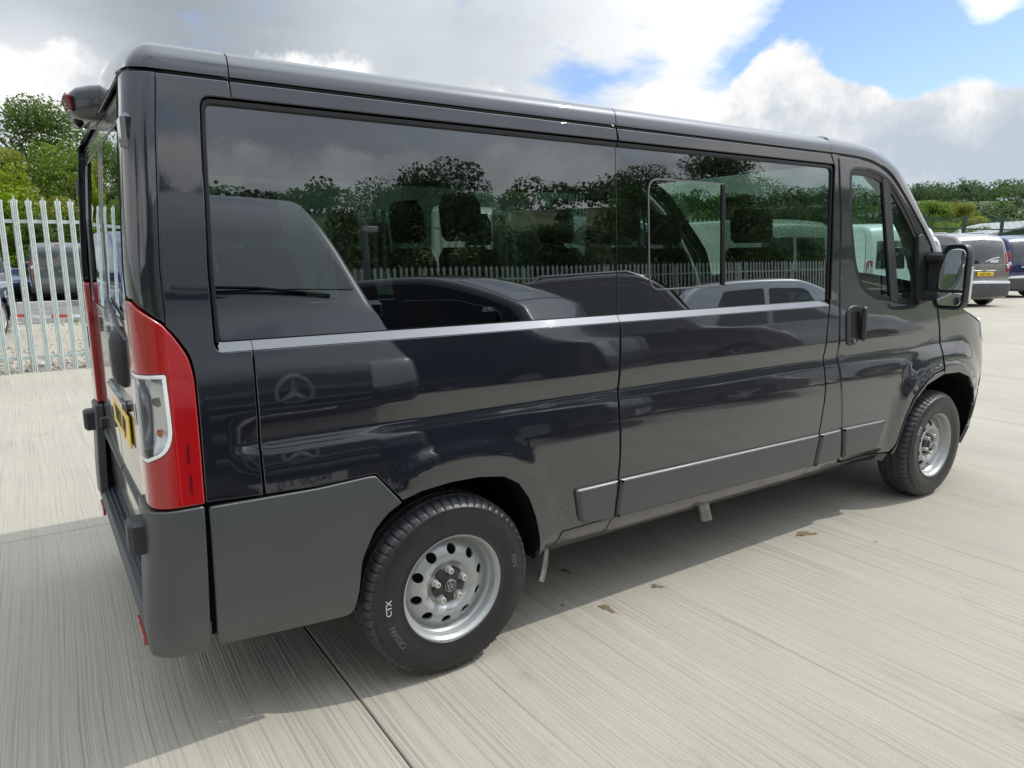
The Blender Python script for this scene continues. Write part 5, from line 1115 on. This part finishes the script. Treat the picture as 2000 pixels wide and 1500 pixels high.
LEAFM = {'fresh': leafmat('leaf_fresh', (.25, .34, .020)), 'mid': leafmat('leaf_mid', (.165, .24, .032)), 'dark': leafmat('leaf_dark', (.105, .165, .034)), 'olive': leafmat('leaf_olive', (.24, .26, .04)), 'wood': leafmat('leaf_wood_dim', (.062, .105, .042), .45), 'gold': leafmat('leaf_gold', (.38, .38, .035))}  # wood leaf: distance haze and backlit shade put into a darker, bluer colour
BARK = mat('bark', (.075, .06, .045), .9, var=.3, vscale=12, bump=.8, bscale=30)
def crown_mesh(seed, H, Rx, base, nclump, nleaf, size, spiky=0.):
    """leaf sized faces gathered in clumps through an irregular crown"""
    r = np.random.default_rng(seed); C = []; S = []
    for i in range(nclump):
        t = r.uniform(0, 1) ** .8; z = base + (H - base) * t; w = Rx * (1.0 - .62 * abs(t - .38) ** 1.3 * 1.6) * (1 - spiky * t); a = r.uniform(0, 6.283); rad = w * r.uniform(.25, 1.0) ** .6
        C.append((rad * math.cos(a), rad * math.sin(a), z - .12 * rad)); S.append(r.uniform(.11, .22) * H * .55)
    C = np.array(C); S = np.array(S); k = nleaf; ci = np.repeat(np.arange(nclump), k); d = r.normal(size=(len(ci), 3)); d /= np.linalg.norm(d, axis=1)[:, None]; rad = r.uniform(.55, 1.0, len(ci)) ** .5
    p = C[ci] + d * (rad * S[ci])[:, None] * [1.15, 1.15, .75] + r.normal(0, .05 * size * 4, (len(ci), 3))
    n = d * .5 + r.normal(0, .6, (len(ci), 3)) + [0, 0, .5]; n /= np.linalg.norm(n, axis=1)[:, None]
    a = np.cross(n, r.normal(size=n.shape)); a /= np.linalg.norm(a, axis=1)[:, None]; b = np.cross(n, a); s = (size * r.uniform(.55, 1.25, len(ci)))[:, None]
    V = np.stack([p - a * s, p - b * s * .55, p + a * s, p + b * s * .55], 1).reshape(-1, 3); m = len(ci)
    F = np.arange(m * 4).reshape(m, 4); me = bpy.data.meshes.new('crown'); me.vertices.add(m * 4); me.vertices.foreach_set('co', V.ravel().astype('f')); me.loops.add(m * 4); me.loops.foreach_set('vertex_index', F.ravel().astype('i')); me.polygons.add(m); me.polygons.foreach_set('loop_start', (np.arange(m) * 4).astype('i')); me.update(); me.validate()
    return me
def trunk_mesh(seed, H, base):
    r = random.Random(seed); mb = MB(); mb.tube([(0, 0, -.2), (.05, 0, base * .6), (.0, .08, base + .3), (.05, .0, H * .62), (0, 0, H * .85)], [.032 * H, .025 * H, .021 * H, .012 * H, .004 * H], 9)
    for i in range(9):
        a = r.uniform(0, 6.28); z = r.uniform(base * .7, H * .65); l = r.uniform(.16, .30) * H; mb.tube([(0, 0, z), (l * .5 * math.cos(a), l * .5 * math.sin(a), z + l * .35), (l * math.cos(a), l * math.sin(a), z + l * .75)], [.010 * H, .007 * H, .003 * H], 6)
    o = mb.build('trunk', BARK, None); COL.objects.unlink(o); return o.data
PROT = {}
def tree(kind, proto, x, y, s, label, group, rz=0., sz=1.):
    if proto not in PROT:
        sd, H, Rx, base, nc, nl, sz_, sp_ = {'big': (3, 10, 3.6, 1.2, 150, 150, .10, .25), 'round': (5, 8, 3.4, .8, 130, 150, .095, .2), 'bush': (8, 5, 2.8, .1, 100, 150, .075, .25), 'airy': (12, 9, 2.6, 1.6, 70, 110, .085, .45), 'far': (15, 9, 4.0, .6, 130, 170, .125, .2)}[proto]
        PROT[proto] = (crown_mesh(sd, H, Rx, base, nc, nl, sz_, sp_), trunk_mesh(sd, H, base))
    cm, tm = PROT[proto]; root = thing('tree', label, 'tree', (x, y, 0), rz, group); root.scale = (s, s, s * sz)
    key = (proto, kind)
    if key not in PROT: c2 = cm.copy(); c2.materials.clear(); c2.materials.append(LEAFM[kind]); PROT[key] = c2
    link(bpy.data.objects.new('crown', PROT[key]), root); link(bpy.data.objects.new('trunk', tm), root)
gT = 'trees behind the fence on the left'
for i, (kd, pr_, x, y, s, lab) in enumerate([
    ('mid', 'big', -2.6, 40.5, .80, 'tall green tree at the left edge beyond the fence'), ('dark', 'big', 1.3, 43.5, .93, 'tallest dark tree, its top left of the brake light pod'), ('dark', 'airy', 4.2, 42, .92, 'tall loose tree just left of the minibus roof corner'),
    ('olive', 'round', -1.2, 36, .78, 'olive green tree with brownish tips in front of the tall ones'), ('mid', 'round', 1.9, 36.5, .80, 'rounded mid green tree between olive tree and minibus'), ('fresh', 'bush', -.9, 33.0, 1.02, 'bright yellow green bush above the fence at the left edge'),
    ('olive', 'bush', 1.0, 33.4, .78, 'dull green bush behind the grey van roof'), ('fresh', 'bush', 3.4, 33.5, .98, 'bright green bush seen between the fence and the minibus pillar'), ('dark', 'round', -5.2, 37, .9, 'dark tree just outside the left edge mirrored in the rear glass'),
    ('mid', 'bush', -3.6, 31.5, .8, 'low green bush behind the blue hatchback'), ('dark', 'bush', .6, 31.4, .62, 'low dark bush directly behind the grey van'), ('dark', 'bush', 2.6, 31.6, .66, 'low dark bush right of the grey van'), ('fresh', 'round', -8.5, 30, .8, 'fresh green tree left of the frame mirrored in the rear glass'), ('mid', 'big', -12.5, 33, .9, 'green tree far left of the frame mirrored in the rear glass')]):
    tree(kd, pr_, x, y, s, lab, gT, rz=i * 1.3)
gT2 = 'trees beyond the green fence on the right'
names = ['tall dark green tree where the windscreen pillar meets the trees', 'green tree second from the windscreen above the taupe van', 'golden green tree above the wing mirror', 'yellowing tree right of the golden one', 'brownish green tree above the navy van', 'bright green tree at the right edge beyond the fence', 'low green tree behind the green fence near the mirror', 'low olive tree behind the fence above the taupe van roof', 'mid green tree behind the yellowing one', 'dark tree behind the right hand golden trees', 'green tree just outside the right edge', 'tree seen low through the cab windows']
def at(px, depth): p = RT * ((px - 1000) / 1396. * depth) + FW * depth; return (-.162 + p.x, -3.13 + p.y)
for i, (px, dp, top, kd, pr_) in enumerate([(1790, 62, 345, 'mid', 'far'), (1835, 64, 352, 'olive', 'far'), (1868, 60, 388, 'gold', 'far'), (1905, 62, 402, 'fresh', 'far'), (1945, 64, 412, 'gold', 'far'), (1992, 50, 400, 'fresh', 'far'), (1815, 52, 395, 'fresh', 'round'), (1880, 52, 408, 'olive', 'round'), (1850, 72, 372, 'mid', 'far'), (1960, 75, 400, 'mid', 'far'), (2040, 60, 392, 'mid', 'far'), (1740, 58, 350, 'dark', 'far')]):
    x, y = at(px, dp); Ht = (488 - top) / 1396 * dp + 1.535; H0 = {'far': 9, 'round': 8}[pr_] * 1.44; tree(kd, pr_, x, y, Ht / H0, names[i], gT2, rz=i * 1.7)
gT3 = 'trees behind the photographer mirrored in the minibus glass'  # these take the darker wood leaf, their backlit shade put into the colour
for i, (x, y, s, kd, pr_, lab) in enumerate([(9.3, -20.5, .62, 'wood', 'airy', 'slim tree behind the photographer left of the pole'), (12.1, -21, .80, 'wood', 'round', 'rounded tree behind the photographer right of the pole'), (21.5, -20.5, .78, 'wood', 'airy', 'slender tree mirrored beside the middle seam'), (3.0, -22, .55, 'wood', 'round', 'low tree behind the large dark van'), (6.2, -23, .62, 'wood', 'round', 'low dark tree behind the fence beyond the small dark van'), (15.5, -22, .55, 'wood', 'round', 'olive tree behind the brown grey car'),
    (18.3, -23, .6, 'wood', 'round', 'dark tree behind the fence left of the slender tree'), (25.5, -24, .75, 'wood', 'round', 'dark tree mirrored above the sliding pane'), (31, -25, .95, 'wood', 'big', 'large dark tree mirrored at the front of the side windows'), (38, -26, .8, 'wood', 'round', 'green tree mirrored in the door pillar'), (44, -28, .8, 'wood', 'airy', 'slim tree furthest forward behind the photographer'), (-3.5, -19, .7, 'wood', 'big', 'tree behind the photographer mirrored in the wing mirror'), (-14, -12.5, .8, 'wood', 'airy', 'single tree behind the minibus mirrored in the wing mirror')]):
    tree(kd, pr_, x, y, s, lab, gT3, rz=i * 2.1)

# ---- wooded hills (terrain and far-off wood)
def hills():
    def hz(x, y):
        f = 0
        for cx, cy, a, b, h, th in ((395, 140, 300, 85, 31, -.35), (60, -170, 300, 60, 27, .05), (-120, 240, 240, 80, 16, .3), (250, -170, 160, 60, 20, .2)):
            c, s = math.cos(th), math.sin(th); u = ((x - cx) * c + (y - cy) * s) / a; v = (-(x - cx) * s + (y - cy) * c) / b; f = f + h * np.exp(-(u * u + v * v) * 1.6)
        f = f + .8 * np.sin(x * .03) * np.cos(y * .027); ds_ = np.hypot(x, y + 3)
        return np.where((x > 0) & (y > -20), np.minimum(f, np.maximum(.066 * ds_ + .02 * (x - 330) * .1 - 2, .5)), f)
    gx, gy = np.meshgrid(np.linspace(-500, 900, 90), np.linspace(-450, 520, 70), indexing='ij'); Z = hz(gx, gy); d = np.hypot(gx - 10, gy); Z = Z * smooth01(d, 60, 110) - .9 - 2 * (1 - smooth01(d, 60, 120))
    V = np.stack([gx, gy, Z], -1).reshape(-1, 3); n = 70; F = [(i * n + j, (i + 1) * n + j, (i + 1) * n + j + 1, i * n + j + 1) for i in range(89) for j in range(69)]
    o = mesh_obj('hill', V, F, gmat('hill_grass', (.045, .075, .022), (.10, .13, .04), .2, bump=.2), smooth=True); o['kind'] = 'structure'
    r = np.random.default_rng(5); PP = []; SS = []; HH = []
    while len(PP) < 2000:
        x, y = r.uniform(-250, 620), r.uniform(-300, 330)
        if hz(x, y) < 4.0 or math.hypot(x, y) < (190 if x > 0 and y > -20 else 95): continue
        PP.append((x, y, hz(x, y))); SS.append(r.uniform(3.6, 7.5)); HH.append(r.uniform(.7, 1.3))
    PP = np.array(PP); SS = np.array(SS); HH = np.array(HH); k = 230; ci = np.repeat(np.arange(len(PP)), k); m = len(ci); d = r.normal(size=(m, 3)); d[:, 2] = np.abs(d[:, 2]) * .9 + .05; d /= np.linalg.norm(d, axis=1)[:, None]
    p = PP[ci] + d * (SS[ci] * r.uniform(.8, 1.05, m))[:, None] * np.stack([np.ones(m), np.ones(m), HH[ci]], 1) + [0, 0, 1.0]
    nn = d + r.normal(0, .45, (m, 3)); nn /= np.linalg.norm(nn, axis=1)[:, None]; a = np.cross(nn, r.normal(size=nn.shape)); a /= np.linalg.norm(a, axis=1)[:, None]; b = np.cross(nn, a); s = r.uniform(.28, .62, m)[:, None]
    V = np.stack([p - a * s, p - b * s, p + a * s, p + b * s], 1).reshape(-1, 3); me = bpy.data.meshes.new('forest'); me.vertices.add(m * 4); me.vertices.foreach_set('co', V.ravel().astype('f')); me.loops.add(m * 4); me.loops.foreach_set('vertex_index', np.arange(m * 4).astype('i')); me.polygons.add(m); me.polygons.foreach_set('loop_start', (np.arange(m) * 4).astype('i'))
    for q in ('wood', 'wood', 'dark', 'wood'): me.materials.append(LEAFM[q])
    me.polygons.foreach_set('material_index', np.repeat(r.choice(4, len(PP), p=[.4, .3, .15, .15]), k).astype('i')); me.update()
    o = link(bpy.data.objects.new('forest', me)); o['kind'] = 'stuff'; o['label'] = 'far wooded hillside of many crowns behind the nearer trees'
hills()
